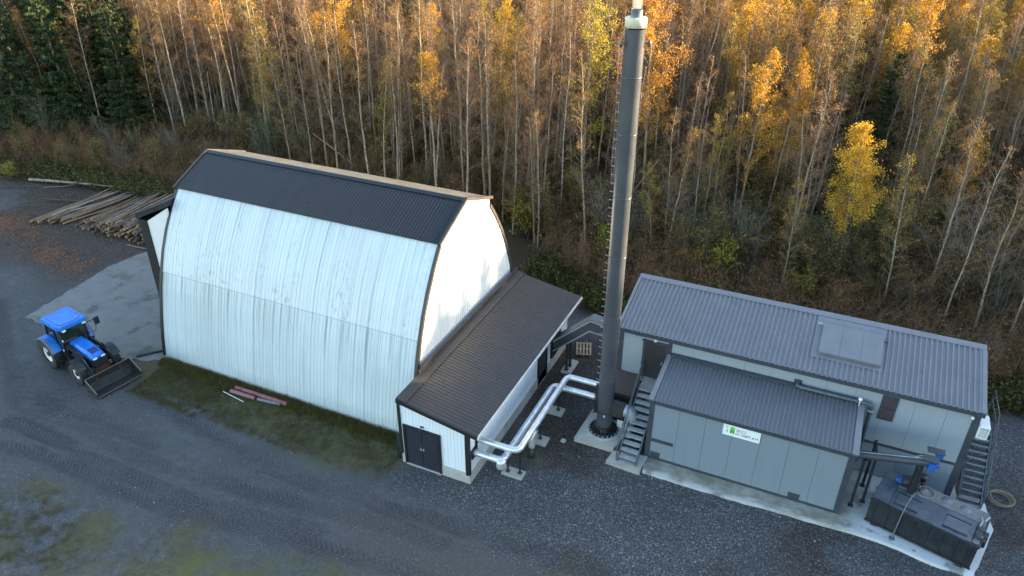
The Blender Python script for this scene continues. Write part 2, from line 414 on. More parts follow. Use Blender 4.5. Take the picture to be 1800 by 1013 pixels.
    me.loops.add(q.size); me.loops.foreach_set('vertex_index', q.ravel().astype(np.int32))
    me.polygons.add(len(q)); me.polygons.foreach_set('loop_start', np.arange(0, q.size, 4, dtype=np.int32))
    me.polygons.foreach_set('use_smooth', np.ones(len(q), bool)); me.update(calc_edges=True)
    for nm, a in (('grass', grass), ('gravel', gravel), ('bark', bark), ('litter', litter), ('damp', damp), ('forest', forest), ('trk', TM), ('tu', TU), ('tv', TV), ('lane', lane), ('road', road), ('brown', brown), ('green', greenp), ('mossy', mossy)):
        at = me.attributes.new(nm, 'FLOAT', 'POINT'); at.data.foreach_set('value', a.astype(np.float32))
    t = NT('yard_ground'); p = t.pos()
    nb = t.noise(p, .35, 5, .6); nm = t.noise(p, 2.2, 6, .7); nf = t.noise(p, 16, 4, .7); nff = t.noise(p, 60, 3, .6)
    vor = t.n('ShaderNodeTexVoronoi'); t.set(vor.inputs['Vector'], p); vor.inputs['Scale'].default_value = 21
    sepc = t.n('ShaderNodeSeparateColor'); t.set(sepc.inputs[0], vor.outputs['Color'])
    cell = sepc.outputs[0]
    sv = t.noise(t.scale(p, (.5, 2.6, 1)), 1.0, 4, .6)
    dirt = t.mix(t.rng(nb, .35, .65), (.068, .063, .060), (.114, .110, .107))
    dirt = t.mix(t.rng(sv, .4, .68, 0, .6), dirt, (.068, .060, .058))
    dirt = t.mix(t.rng(nf, .4, .75, 0, .45), dirt, (.035, .037, .042))
    dirt = t.mix(t.rng(nff, .62, .78, 0, .3), dirt, (.16, .17, .19))
    dirt = t.mix(t.math('MULTIPLY', t.attr('lane'), t.rng(nm, .3, .7, .1, .55)), dirt, (.050, .048, .052))
    dirt = t.mix(t.math('MULTIPLY', t.attr('brown'), .8), dirt, t.mix(t.rng(nf, .35, .7), (.098, .082, .076), (.060, .050, .047)))
    dirt = t.mix(t.math('MULTIPLY', t.attr('mossy'), .6), dirt, t.mix(t.rng(nm, .4, .62), (.038, .040, .040), (.105, .110, .112)))
    # gravel: single stones differ in tone
    st = t.ramp(cell, [(0, (.042, .043, .045)), (.45, (.082, .084, .087)), (.8, (.138, .141, .146)), (.94, (.22, .226, .235)), (1, (.40, .40, .40))])
    st = t.mix(t.rng(vor.outputs['Distance'], .30, .6, 0, .55), st, (.015, .016, .019))
    st = t.mix(t.rng(nb, .38, .66, 0, .8), st, t.mix(.6, st, (.042, .038, .037)))
    wg = t.math('MULTIPLY', t.attr('gravel'), t.rng(nm, .25, .45, .55, 1))
    col = t.mix(wg, t.mix(t.math('ADD', .12, t.rng(nm, .40, .68, 0, .42)), dirt, st), st)
    col = t.mix(t.math('MULTIPLY', t.attr('damp'), .85), col, t.mix(t.rng(cell, .3, 1), (.018, .013, .010), (.088, .064, .048)))
    gc = t.mix(t.rng(nm, .35, .65), (.066, .056, .028), (.128, .110, .040))
    gc = t.mix(t.rng(nf, .4, .7, 0, .7), gc, (.030, .026, .018)); gc = t.mix(t.rng(nff, .62, .75, 0, .5), gc, (.15, .14, .07))
    gc = t.mix(t.math('MULTIPLY', t.attr('green'), .7), gc, t.mix(t.rng(nf, .35, .65), (.055, .058, .016), (.13, .13, .026)))
    col = t.mix(t.math('MULTIPLY', t.attr('grass'), t.rng(nf, .2, .5, .6, .96)), col, gc)
    bk = t.mix(t.rng(nf, .38, .68), (.020, .014, .013), (.085, .048, .035)); bk = t.mix(t.rng(cell, .86, .95, 0, .7), bk, (.22, .15, .10))
    col = t.mix(t.math('MULTIPLY', t.attr('bark'), t.rng(nm, .3, .6, .4, 1)), col, bk)
    col = t.mix(t.math('MULTIPLY', t.attr('litter'), t.rng(cell, .45, .6)), col, t.mix(t.rng(nf, .4, .6), (.17, .06, .025), (.24, .12, .06)))
    ff = t.mix(t.rng(nm, .3, .7), (.022, .017, .011), (.062, .043, .022)); ff = t.mix(t.rng(nf, .45, .75, 0, .7), ff, (.10, .062, .026))
    ff = t.mix(t.rng(t.noise(p, .5, 4), .55, .7, 0, .5), ff, (.040, .050, .015))
    col = t.mix(t.attr('forest'), col, ff)
    # tyre lugs pressed into the lanes
    av = t.math('ABSOLUTE', t.attr('tv'))
    ph = t.math('SINE', t.math('ADD', t.math('MULTIPLY', t.attr('tu'), 26.), t.math('MULTIPLY', av, 22.)))
    lug = t.math('MULTIPLY', t.rng(t.math('ADD', ph, t.math('MULTIPLY', t.math('SUBTRACT', nf, .5), 5.)), -.1, .9), t.attr('trk'))
    col = t.mix(t.math('MULTIPLY', t.attr('trk'), .38), col, (.040, .038, .040))
    col = t.mix(t.math('MULTIPLY', lug, .62), col, (.022, .022, .025))
    h = t.math('ADD', t.math('MULTIPLY', nf, .5), t.math('MULTIPLY', t.math('SUBTRACT', 1, t.math('MULTIPLY', vor.outputs['Distance'], wg)), .9))
    h = t.math('SUBTRACT', h, t.math('MULTIPLY', lug, 1.2))
    t.bump(h, .55, .05)
    me.materials.append(t.fin(col, t.rng(nm, .3, .7, .72, .95), 0, .3))
    o = link('ground', me); tag(o, kind='structure'); return o
GROUND = make_ground()

# concrete surfaces of the setting
def slab(name, poly, z0, z1, mat, rough=0., seed=1):
    rr = random.Random(seed); pts = []
    for i, (a, b) in enumerate(zip(poly, poly[1:] + poly[:1])):
        L = math.hypot(b[0] - a[0], b[1] - a[1]); n = max(1, int(L / .35)) if rough else 1
        for k in range(n):
            q = k / n; j = rough * (k > 0)
            pts.append((a[0] + (b[0] - a[0]) * q + rr.uniform(-j, j), a[1] + (b[1] - a[1]) * q + rr.uniform(-j, j)))
    return tag(MB().prism(pts, z0, z1, 'z').build(name, mat), kind='structure')
slab('concrete_apron', [(-42.4, 22.15), (-33.6, 21.6), (-31.6, 22.3), (-31.6, 34), (-42.2, 34), (-43.2, 29.2), (-42.9, 25.5)], -.1, .02, M['concrete_dirty'], .12, 5)
slab('boiler_slab', [(-5.1, 25.02), (-2.4, 25.0), (1.5, 25.12), (3.3, 25.2), (5.0, 25.15), (6.6, 24.85), (8.0, 24.8), (8.9, 27.7), (8.7, 29.2), (7.6, 29.3), (7.4, 32.2), (-7.6, 32.2), (-7.6, 29), (-5.3, 27.9)], -.1, .15, M['slab'], .03, 3)
slab('chimney_pad', [(-8.62, 25.72), (-6.70, 25.72), (-6.45, 27.0), (-6.5, 28.1), (-8.5, 28.1)], -.1, .25, M['concrete'])
slab('stair_pad', [(-6.78, 24.9), (-5.18, 24.82), (-5.12, 25.95), (-6.66, 25.68)], -.1, .2, M['concrete'])

# ------------------------------------------------------------------ arched hall
PROF = [(22.62, .25), (22.80, 1.3), (23.02, 2.3), (23.25, 3.2), (23.50, 4.1), (23.80, 4.95), (24.2, 5.95), (24.72, 6.95), (25.36, 7.95), (26.0, 8.80)]
HX0, HX1, HYC = -31.45, -15.56, 28.51
def arch_y(z):
    zs = [p[1] for p in PROF]; return float(np.interp(z, zs, [p[0] for p in PROF]))
def path_normals(pr):
    out = []
    for i, p in enumerate(pr):
        a = pr[max(i - 1, 0)]; b = pr[min(i + 1, len(pr) - 1)]; dy, dz = b[0] - a[0], b[1] - a[1]; l = math.hypot(dy, dz)
        out.append(((0, p[0], p[1]), (0, -dz / l, dy / l)))
    return out
hall = empty('arched_hall', 'big white arched hall of weathered ribbed sheets under a dark ridged roof', 'hall', (-23.5, 28.5, 0))
HL = local(hall)
SW = (HX1 - HX0) / 15
def seg_fine(pr, n):
    ys = []
    t_ = np.linspace(0, len(pr) - 1, n); yy = np.interp(t_, range(len(pr)), [p[0] for p in pr]); zz = np.interp(t_, range(len(pr)), [p[1] for p in pr])
    return list(zip(yy, zz))
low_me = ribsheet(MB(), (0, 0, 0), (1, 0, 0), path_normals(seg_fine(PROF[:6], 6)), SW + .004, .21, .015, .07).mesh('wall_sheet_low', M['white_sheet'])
upp = [(y - .035, z) for y, z in PROF[5:]]; upp[0] = (upp[0][0] - .012, upp[0][1] - .06)
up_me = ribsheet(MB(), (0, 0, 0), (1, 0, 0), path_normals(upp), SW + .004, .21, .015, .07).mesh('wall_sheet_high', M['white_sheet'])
for i in range(15):
    for me in (low_me, up_me):
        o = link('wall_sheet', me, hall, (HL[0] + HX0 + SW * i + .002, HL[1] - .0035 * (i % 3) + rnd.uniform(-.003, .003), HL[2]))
mb = MB()
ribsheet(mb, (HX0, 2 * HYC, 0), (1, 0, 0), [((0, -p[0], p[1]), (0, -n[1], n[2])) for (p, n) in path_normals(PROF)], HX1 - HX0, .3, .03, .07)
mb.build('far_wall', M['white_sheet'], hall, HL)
mb = MB(); core = [(y + .16, z - .0) for y, z in PROF] + [(HYC, 9.85)] + [(2 * HYC - y - .16, z) for y, z in PROF[::-1]]
mb.prism(core, HX0 + .12, HX1 - .12, 'x'); mb.build('light_leak_core', M['gable_white'], hall, HL)  # unseen closed core, added to stop sunlight leaking through the hall
# roof sheets
RZF = 9.12
RY, RZ, RR = 25.86, 8.88, 10.06
sl_len = (HYC - RY); nz = sl_len / math.hypot(sl_len, RR - RZ); ny = (RR - RZ) / math.hypot(sl_len, RR - RZ)
rs_n = MB(); ribsheet(rs_n, (0, 0, 0), (1, 0, 0), [((0, RY, RZ), (0, -ny, nz)), ((0, HYC, RR), (0, -ny, nz))], SW + .004, .18, .03, .05)
rs_n = rs_n.mesh('roof_sheet_near', M['dark_roof'])
rs_f = MB(); ribsheet(rs_f, (0, 0, 0), (1, 0, 0), [((0, HYC, RR), (0, ny, nz)), ((0, 2 * HYC - RY, RZF), (0, ny, nz))], SW + .004, .18, .03, .05)
rs_f = rs_f.mesh('roof_sheet_far', M['dark_roof'])
for i in range(15):
    for me in (rs_n, rs_f):
        link('roof_sheet', me, hall, (HL[0] + HX0 + SW * i + .002, HL[1], HL[2] + .003 * (i % 2)))
mb = MB()
mb.add([(x, HYC + dy, z) for x in (HX0 - .1, HX1 + .1) for dy, z in ((-.20, RR - .03), (0, RR + .05), (.16, RR + .0))], [(0, 1, 4, 3), (1, 2, 5, 4)])
mb.build('ridge_cap', M['dark_roof'], hall, HL)
# gables: ribbed sheets following the arch
def gable(x, sgn, name):
    mb = MB(); ys = []; w = .20; y = PROF[0][0] + .02
    def zt(y):
        yy = y if y < HYC else 2 * HYC - y
        if yy < 26.0: return float(np.interp(yy, [p[0] for p in PROF], [p[1] for p in PROF]))
        b0 = 8.80 if y < HYC else 9.12
        return b0 + (yy - 26.0) / (HYC - 26.0) * (RR - .06 - b0)
    v = []; f = []
    cols = []
    while y < 2 * HYC - PROF[0][0] - .02:
        for a, h in ((0, 0), (.13, 0), (.145, .014), (.185, .014)): cols.append((y + a, h))
        y += w
    for (yy, h) in cols:
        v += [(x + sgn * h, yy, .25), (x + sgn * h, yy, max(.3, zt(yy)))]
    f = [(2 * i, 2 * i + 2, 2 * i + 3, 2 * i + 1) for i in range(len(cols) - 1)]
    mb.add(v, f); return mb.build(name, M['gable_white'], hall, HL)
gable(HX1, 1, 'gable_wall'); gable(HX0, -1, 'gable_wall')
for x, s in ((HX1, 1), (HX0, -1)):
    for mir in (False, True):
        mb = MB(); pts = path_normals([(y - .05, z) for y, z in PROF])
        v = []; f = []
        for (p, n) in pts:
            yy = p[1]; zz = p[2]
            for (dx, dn) in ((-.10, .03), (.07, .03), (.07, -.12), (-.10, -.12)):
                Y = yy + n[1] * dn; Z = zz + n[2] * dn
                v.append((x + s * dx, 2 * HYC - Y if mir else Y, Z))
        k = len(pts)
        for i in range(k - 1):
            for j in range(4): f.append((4 * i + j, 4 * i + (j + 1) % 4, 4 * i + 4 + (j + 1) % 4, 4 * i + 4 + j))
        mb.add(v, f); mb.build('corner_trim', M['brown_trim'] if s > 0 else M['black_trim'], hall, HL)
        mb = MB(); y0, y1 = (RY - .05, HYC) if not mir else (2 * HYC - RY + .05, HYC)
        mb.beam((x + s * .06, y0, RZF if mir else RZ), (x + s * .06, y1, RR + .02), .14, .13)
        mb.build('verge_board', M['brown_trim'], hall, HL)
for a_, b_ in ((22.56, 22.75), (2 * HYC - 22.75, 2 * HYC - 22.56)): MB().box(HX0 - .05, HX1 + .05, a_, b_, -.1, .27).build('plinth', M['concrete'], hall, HL)
# porch of the end door, seen edge-on at the left
MB().box(-33.15, HX0 - .03, 25.0, 25.12, .1, 6.98).prism([(-33.15, 6.98), (HX0 - .03, 6.98), (HX0 - .03, 8.0)], 25.0, 25.12, 'y').build('porch_side', M['gable_white'], hall, HL)
MB().box(-33.15, HX0 - .03, 31.9, 32.02, .1, 6.98).prism([(-33.15, 6.98), (HX0 - .03, 6.98), (HX0 - .03, 8.0)], 31.9, 32.02, 'y').build('porch_side', M['gable_white'], hall, HL)
MB().box(-33.78, -33.15, 24.94, 25.3, .02, 7.02).box(-33.78, -33.15, 31.7, 32.08, .02, 7.02).box(-33.78, -33.15, 25.3, 31.7, 6.3, 7.02).build('porch_frame', M['black_trim'], hall, HL)
MB().prism([(-33.85, 7.02), (-31.42, 8.1), (-31.42, 8.4), (-33.85, 7.3)], 24.9, 32.1, 'y').build('porch_roof', M['dark_roof'], hall, HL)

# ------------------------------------------------------------------ lean-to annex at the gable
ann = empty('lean_to_annex', 'low white boarded annex with a brown ribbed roof against the hall gable', 'annex', (-13.5, 27, 0))
AL = local(ann)
AX0, AX1, AY0, AY1 = -15.25, -11.84, 21.22, 33.1
def roofz(x): return 3.66 + (x + 15.25) * (2.95 - 3.66) / (-11.32 + 15.25)
# boarded walls: boards as ribs
mb = MB(); x = AX0; v = []; f = []; cols = []
while x < AX1 - .01:
    for a, h in ((0, 0), (.135, 0), (.14, .014), (.165, .014)): cols.append((min(x + a, AX1), h))
    x += .17
for (xx, h) in cols:
    for z in (.55, roofz(xx) - .06): v.append((xx, AY0 - h, z))
mb.add(v, [(2 * i, 2 * i + 2, 2 * i + 3, 2 * i + 1) for i in range(len(cols) - 1)])
mb.build('front_wall', M['white_board'], ann, AL)
mb = MB(); v = []; cols = []; y = AY0
while y < AY1 - .01:
    for a, h in ((0, 0), (.135, 0), (.14, .014), (.165, .014)): cols.append((min(y + a, AY1), h))
    y += .17
for (yy, h) in cols:
    for z in (.55, roofz(AX1) - .06): v.append((AX1 + h, yy, z))
mb.add(v, [(2 * i, 2 * i + 2, 2 * i + 3, 2 * i + 1) for i in range(len(cols) - 1)])
mb.build('side_wall', M['white_board'], ann, AL)
MB().prism([(AX0, .55), (AX1, .55), (AX1, roofz(AX1) - .06), (AX0, roofz(AX0) - .06)], AY1 - .1, AY1, 'y').build('rear_wall', M['white_board'], ann, AL)
MB().box(AX0 - .02, AX0 + .1, AY0 + .01, 22.7, .0, 3.55).build('return_wall', M['white_board'], ann, AL)
MB().box(AX0 + .0, -15.02, AY0 - .05, AY0 + .1, -.1, .56).box(-13.20, AX1 + .05, AY0 - .05, AY0 + .1, -.1, .56).box(AX1 - .1, AX1 + .05, AY0 + .1, AY1 + .02, -.1, .56).box(-15.02, -13.2, AY0 - .1, AY0 + .1, -.1, .05).build('plinth', M['concrete'], ann, AL)
# roof
L = math.hypot(3.9, .71); nrm = (.71 / L, 0, 3.9 / L)
mb = MB(); ribsheet(mb, (0, 21.08, 0), (0, 1, 0), [((-14.75, 0, roofz(-14.75) + .03), nrm), ((-11.32, 0, roofz(-11.32) + .03), nrm)], 12.62, .2, .03, .07)
mb.build('roof', M['brown_roof'], ann, AL)
MB().prism([(-15.25, roofz(-15.25) - .06), (-11.34, roofz(-11.34) - .06), (-11.34, roofz(-11.34) + .022), (-15.25, roofz(-15.25) + .022)], 21.1, 33.68, 'y').build('roof_deck', M['brown_trim'], ann, AL)
MB().beam((-15.0, 21.06, roofz(-15.0) + .06), (-15.0, 33.70, roofz(-15.0) + .06), .50, .05, (nrm[0], 0, nrm[2])).beam((-15.19, 22.9, 3.82), (-15.19, 33.7, 3.82), .08, .3).build('flashing', M['brown_trim'], ann, AL)
MB().beam((-15.25, 21.04, roofz(-15.25) - .05), (-11.30, 21.04, roofz(-11.30) - .05), .06, .2).build('verge_board', M['black_trim'], ann, AL)
MB().beam((-11.29, 21.02, roofz(-11.3) - .04), (-11.29, 33.7, roofz(-11.3) - .04), .05, .14).build('eave_board', M['white_fascia'], ann, AL)
MB().box(AX0 - .06, AX0 + .07, AY0 - .07, AY0 - .018, .5, roofz(AX0) - .1).build('corner_trim', M['black_trim'], ann, AL)
MB().box(AX1 - .13, AX1 + .055, AY0 - .075, AY0 - .018, .48, roofz(AX1) - .08).box(AX1 + .02, AX1 + .06, AY0 - .018, AY0 + .09, .48, roofz(AX1) - .08).build('corner_trim', M['black_trim'], ann, AL)
MB().box(-15.08, -14.97, AY0 - .09, AY0 - .016, .05, 2.27).box(-13.30, -13.19, AY0 - .09, AY0 - .016, .03, 2.27).box(-14.97, -13.30, AY0 - .09, AY0 - .016, 2.18, 2.27).build('door_frame', M['black_trim'], ann, AL)
for (a, b, hx) in ((-14.97, -14.142, -14.2), (-14.132, -13.30, -14.07)):
    d = MB().box(a + .01, b, AY0 - .06, AY0 - .014, .06, 2.18).build('door', M['door_dark'], ann, AL, .006)
    MB().box(hx - .02, hx + .02, AY0 - .085, AY0 - .06, 1.05, 1.2).box(hx - .05, hx + .05, AY0 - .12, AY0 - .085, 1.12, 1.15).build('handle', M['galv'], d)
MB().tube([(-14.1, AY0 - .02, 2.42), (-14.1, AY0 - .16, 2.46), (-14.1, AY0 - .2, 2.38)], .018, 6).lathe([(.02, 2.40), (.07, 2.33), (.06, 2.28), (.02, 2.27)], (-14.1, AY0 - .2, 0), 10).box(-14.18, -14.02, AY0 - .035, AY0 - .012, 2.37, 2.45).build('wall_lamp', M['black_trim'], ann, AL)
sd_ = MB().box(AX1 + .016, AX1 + .05, 28.87, 29.87, .05, 2.02).build('side_door', M['door_brown'], ann, AL)
MB().box(AX1 + .05, AX1 + .09, 29.72, 29.78, 1.0, 1.05).build('handle', M['galv'], sd_)
MB().box(AX1 + .017, AX1 + .08, 28.77, 28.87, .05, 2.1).box(AX1 + .017, AX1 + .08, 29.87, 29.97, .05, 2.1).box(AX1 + .017, AX1 + .08, 28.87, 29.87, 2.02, 2.1).build('side_door_frame', M['black_trim'], ann, AL)
MB().box(AX1 + .018, AX1 + .08, 21.42, 21.92, 1.22, 1.72).box(AX1 + .018, AX1 + .08, 21.82, 22.32, 1.74, 2.2).build('pipe_collar', M['black_trim'], ann, AL)
MB().box(AX1 + .016, AX1 + .12, 30.52, 31.75, .72, 2.25).build('conveyor_frame', M['black_trim'], ann, AL)
tag(MB().box(-15.62, -15.5, 21.3, 21.42, -.05, 1.35).build('guard_post', M['steel_dark'], None, (0, 0, 0), .01), 'short black steel post beside the annex corner and the hall wall', 'post')

# ------------------------------------------------------------------ boiler building (rear, tall) and container building (front, low)
boil = empty('boiler_building', 'long grey boiler building with a pale ribbed mono-pitch roof and a roof hatch', 'boiler building', (0, 30.7, 0))
BL = local(boil)
BX0, BX1, BY, BYB = -7.68, 7.32, 29.04, 32.3
def bz(y): return 4.83 + (y - 28.85) * .2732
PW = (BX1 - BX0) / 13
pm_up = MB().box(.0035, PW - .0035, -.03, .03, 1.98, 4.74).mesh('wall_panel_up', M['panel_b'], .006)
pm_lo = MB().box(.0035, PW - .0035, -.03, .03, .2, 1.84).mesh('wall_panel_low', M['panel'], .006)
for i in range(13):
    link('wall_panel', pm_up, boil, (BL[0] + BX0 + i * PW, BL[1] + BY, BL[2])); link('wall_panel', pm_lo, boil, (BL[0] + BX0 + i * PW, BL[1] + BY, BL[2]))
MB().box(BX0, BX1, BY + .035, BYB, .1, 4.72).prism([(BY + .035, 4.72), (BYB, 4.72), (BYB, bz(BYB) - .1), (BY + .035, bz(BY) - .12)], BX0, BX1, 'x').build('wall_core', M['panel'], boil, BL)
MB().box(BX0 - .02, BX1 + .02, BY - .04, BY - .005, 1.85, 1.97).build('joint_band', M['trim_grey'], boil, BL)
MB().box(BX1 - .24, BX1 + .03, BY - .05, BY + .2, .12, 4.72).build('corner_trim', M['trim_grey'], boil, BL)
MB().box(BX0 - .03, BX0 + .16, BY - .05, BY + .2, .12, 4.72).build('corner_trim', M['trim_grey'], boil, BL)
MB().box(-5.36, -5.2, BY - .055, BY - .032, 3.5, 4.72).build('downpipe_trim', M['trim_grey'], boil, BL)
MB().box(BX0 - .1, BX1 + .1, 28.83, 28.88, 4.62, 4.84).box(BX0 - .1, BX1 + .1, 28.88, 29.02, 4.62, 4.66).build('fascia', M['trim_grey'], boil, BL)
Lr = math.hypot(1, .2732); bn = (0, -.2732 / Lr, 1 / Lr)
def rp(y, up=0.): return (0, y + bn[1] * up, bz(y) + bn[2] * up)
mb = MB()
def rr(x0, x1, y0, y1): ribsheet(mb, (x0, 0, 0), (1, 0, 0), [(rp(y0, .03), bn), (rp(y1, .03), bn)], x1 - x0, .215, .052, .075)
rr(-7.72, .62, 28.8, 32.2); rr(3.53, 7.3, 28.8, 32.2); rr(.62, 3.53, 28.8, 29.72)
mb.build('roof', M['roof_grey'], boil, BL)
MB().prism([(28.86, bz(28.86) - .07), (32.42, bz(32.42) - .07), (32.42, bz(32.42) + .02), (28.86, bz(28.86) + .02)], -7.78, 7.36, 'x').build('roof_deck', M['trim_grey'], boil, BL)
def roofslab(x0, x1, y0, y1, u0, u1): 
    m = MB(); v = [Vector(rp(y, u)) + Vector((x, 0, 0)) for x in (x0, x1) for y in (y0, y1) for u in (u0, u1)]
    return m.add(v, [(0, 1, 3, 2), (4, 6, 7, 5), (0, 4, 5, 1), (2, 3, 7, 6), (0, 2, 6, 4), (1, 5, 7, 3)])
roofslab(-7.82, 7.40, 32.17, 32.47, .02, .10).build('roof_flashing', M['roof_grey'], boil, BL)
roofslab(7.24, 7.42, 28.82, 32.16, .022, .095).build('roof_flashing', M['roof_grey'], boil, BL)
roofslab(-7.84, -7.70, 28.82, 32.16, .022, .095).build('roof_flashing', M['roof_grey'], boil, BL)
hat = roofslab(.63, 3.52, 29.70, 32.16, .045, .075).build('roof_hatch', M['roof_grey'], boil, BL)
for i in range(3):
    a = .92 + i * .84; roofslab(a, a + .832, 29.9, 31.62, .10, .24).build('hatch_panel', M['roof_grey'], hat)
roofslab(.94, 3.42, 29.94, 31.58, .07, .10).build('hatch_curb', M['trim_grey'], hat)
roofslab(.68, .90, 31.56, 31.62, .16, .21).build('hatch_hinge', M['galv'], hat); roofslab(3.45, 3.60, 31.3, 31.36, .16, .21).build('hatch_hinge', M['trim_grey'], hat)
dr = MB().box(-6.45, -5.46, BY - .075, BY - .035, 2.32, 4.30).build('door', M['door_brown'], boil, BL, .005)
MB().box(-5.66, -5.56, BY - .14, BY - .11, 3.25, 3.28).box(-5.61, -5.57, BY - .11, BY - .076, 3.2, 3.38).build('handle', M['galv'], dr)
MB().box(-6.56, -6.45, BY - .085, BY - .031, 2.3, 4.36).box(-5.46, -5.38, BY - .085, BY - .031, 2.3, 4.36).box(-6.60, -5.36, BY - .1, BY - .031, 4.31, 4.42).build('door_frame', M['trim_grey'], boil, BL)
MB().lathe([(.0, -.1), (.08, -.09), (.1, -.03), (.09, 0)], (-5.98, BY - .05, 4.5), 12, 0, 'y').build('wall_lamp', M['pale_plastic'], boil, BL)
MB().lathe([(.0, -.1), (.06, -.09), (.07, -.03), (.06, 0)], (7.05, BY - .06, 4.45), 12, 0, 'y').build('wall_lamp', M['pale_plastic'], boil, BL)
for z0 in (3.27, 3.90):
    g = MB().box(3.74, 4.36, BY - .06, BY - .032, z0, z0 + .59).box(3.74, 4.36, BY - .09, BY - .06, z0, z0 + .07).box(3.74, 4.36, BY - .09, BY - .06, z0 + .53, z0 + .59).box(3.74, 3.80, BY - .09, BY - .06, z0 + .07, z0 + .53).box(4.30, 4.36, BY - .09, BY - .06, z0 + .07, z0 + .53).build('louvre_vent', M['trim_grey'], boil, BL)
    for k in range(7):
        MB().beam((3.81, BY - .075, z0 + .11 + k * .062), (4.29, BY - .075, z0 + .11 + k * .062), .045, .012, (0, .6, .8)).build('slat', M['red_louvre'], g)

cont = empty('container_building', 'low grey container building with a blue-grey ribbed roof in front of the boiler building', 'container building', (-1.1, 27.4, 0))
CL = local(cont)
CX0, CX1, CY = -5.27, 3.06, 26.0
def cz(y): return 3.50 + (y - 25.85) * .128
pw = (CX1 - CX0 - .3) / 7
cp = MB().box(.0035, pw - .0035, -.03, .03, .26, 3.36).mesh('wall_panel_front', M['panel'], .006)
for i in range(7): link('wall_panel', cp, cont, (CL[0] + CX0 + .15 + i * pw, CL[1] + CY, CL[2]))
MB().box(CX0 + .02, CX1 - .02, CY + .04, 28.95, .15, 3.38).build('wall_core', M['trim_grey'], cont, CL)
MB().box(CX0 - .02, CX0 + .2, CY - .05, CY + .2, .15, 3.4).build('corner_trim', M['trim_grey'], cont, CL)
MB().box(CX1 - .22, CX1 + .03, CY - .05, CY + .25, .15, 3.4).build('corner_trim', M['trim_grey'], cont, CL)
MB().box(CX0 + .2, CX1 - .22, CY - .06, CY + .03, .15, .26).build('base_trim', M['trim_grey'], cont, CL)
MB().box(CX0 - .06, CX1 + .06, 25.84, 25.90, 3.32, 3.5).box(CX0 - .06, CX1 + .06, 25.90, 25.96, 3.32, 3.36).build('fascia', M['trim_grey'], cont, CL)
Lc = math.hypot(1, .128); cn = (0, -.128 / Lc, 1 / Lc)
mb = MB(); ribsheet(mb, (CX0 + .14, 0, 0), (1, 0, 0), [((0, 25.80, cz(25.80) + .03), cn), ((0, 28.9, cz(28.9) + .03), cn)], CX1 - CX0 - .30, .18, .04, .065)
mb.build('roof', M['roof_grey2'], cont, CL)
MB().prism([(25.86, cz(25.86) - .06), (28.98, cz(28.98) - .06), (28.98, cz(28.98) + .02), (25.86, cz(25.86) + .02)], CX0 - .07, CX1 + .09, 'x').build('roof_deck', M['trim_grey'], cont, CL)
MB().beam((CX0 + .03, 25.81, cz(25.81) + .05), (CX0 + .03, 28.9, cz(28.9) + .05), .22, .08).beam((CX1 - .03, 25.81, cz(25.81) + .05), (CX1 - .03, 28.9, cz(28.9) + .05), .25, .08).build('roof_flashing', M['roof_grey'], cont, CL)
MB().beam((CX0 + .1, 28.86, cz(28.86) + .11), (CX1 - .1, 28.86, cz(28.86) + .11), .22, .1).build('wall_flashing', M['trim_grey'], cont, CL)
for (a, b, c, d) in ((-5.05, -4.07, 1.16, 1.33), (-5.04, -4.60, .27, .57), (.99, 1.46, .27, .56)):
    MB().box(a, b, CY - .055, CY - .035, c, d).build('cover_plate', M['trim_grey'], cont, CL)

# sign board on the container front
sg = empty('sign_board', 'white company sign with a green square logo on the grey container wall', 'sign', (-1.32, CY - .06, 2.97))
MB().box(-.77, .77, -.025, .02, -.28, .28).build('board', M['sign_white'], sg, (0, 0, 0), .004)
MB().box(-.475, -.285, -.031, -.0255, -.125, .21).build('green_square', M['sign_green'], sg)
def text(s, x, z, size, mat, parent, name, y=-.033, sx=1.):
    c = bpy.data.curves.new(name, 'FONT'); c.body = s; c.size = size; c.extrude = .002; c.fill_mode = 'BOTH'; c.resolution_u = 3
    c.align_x = 'LEFT'; tmp = bpy.data.objects.new(name, c); COL.objects.link(tmp)
    dg = bpy.context.evaluated_depsgraph_get(); me = bpy.data.meshes.new_from_object(tmp.evaluated_get(dg))
    bpy.data.objects.remove(tmp); bpy.data.curves.remove(c)
    me.materials.clear(); me.materials.append(mat); me.name = name
    o = link(name, me, parent, (x, y, z)); o.rotation_euler = (R(90), 0, 0); o.scale = (sx, 1, 1); return o
text('n', -.462, -.115, .34, M['sign_dark'], sg, 'logo_letter', -.035)
text('1', -.66, -.115, .22, M['sign_dark'], sg, 'logo_letter', -.033, 1.3)
MB().box(-.65, -.56, -.031, -.0255, .135, .18).build('logo_bar', M['sign_grey'], sg)
text('BIO', -.22, .02, .20, M['sign_grey'], sg, 'lettering', -.033, 1.25)
text('m', -.24, -.14, .19, M['sign_dark'], sg, 'lettering', -.033, 1.15)
text('OBIT', -.02, -.14, .165, M['sign_dark'], sg, 'lettering', -.033, 1.12)
text('e', .44, -.14, .19, M['sign_dark'], sg, 'lettering', -.033, 1.1)
text('H', .57, -.14, .165, M['sign_dark'], sg, 'lettering', -.033, 1.1)

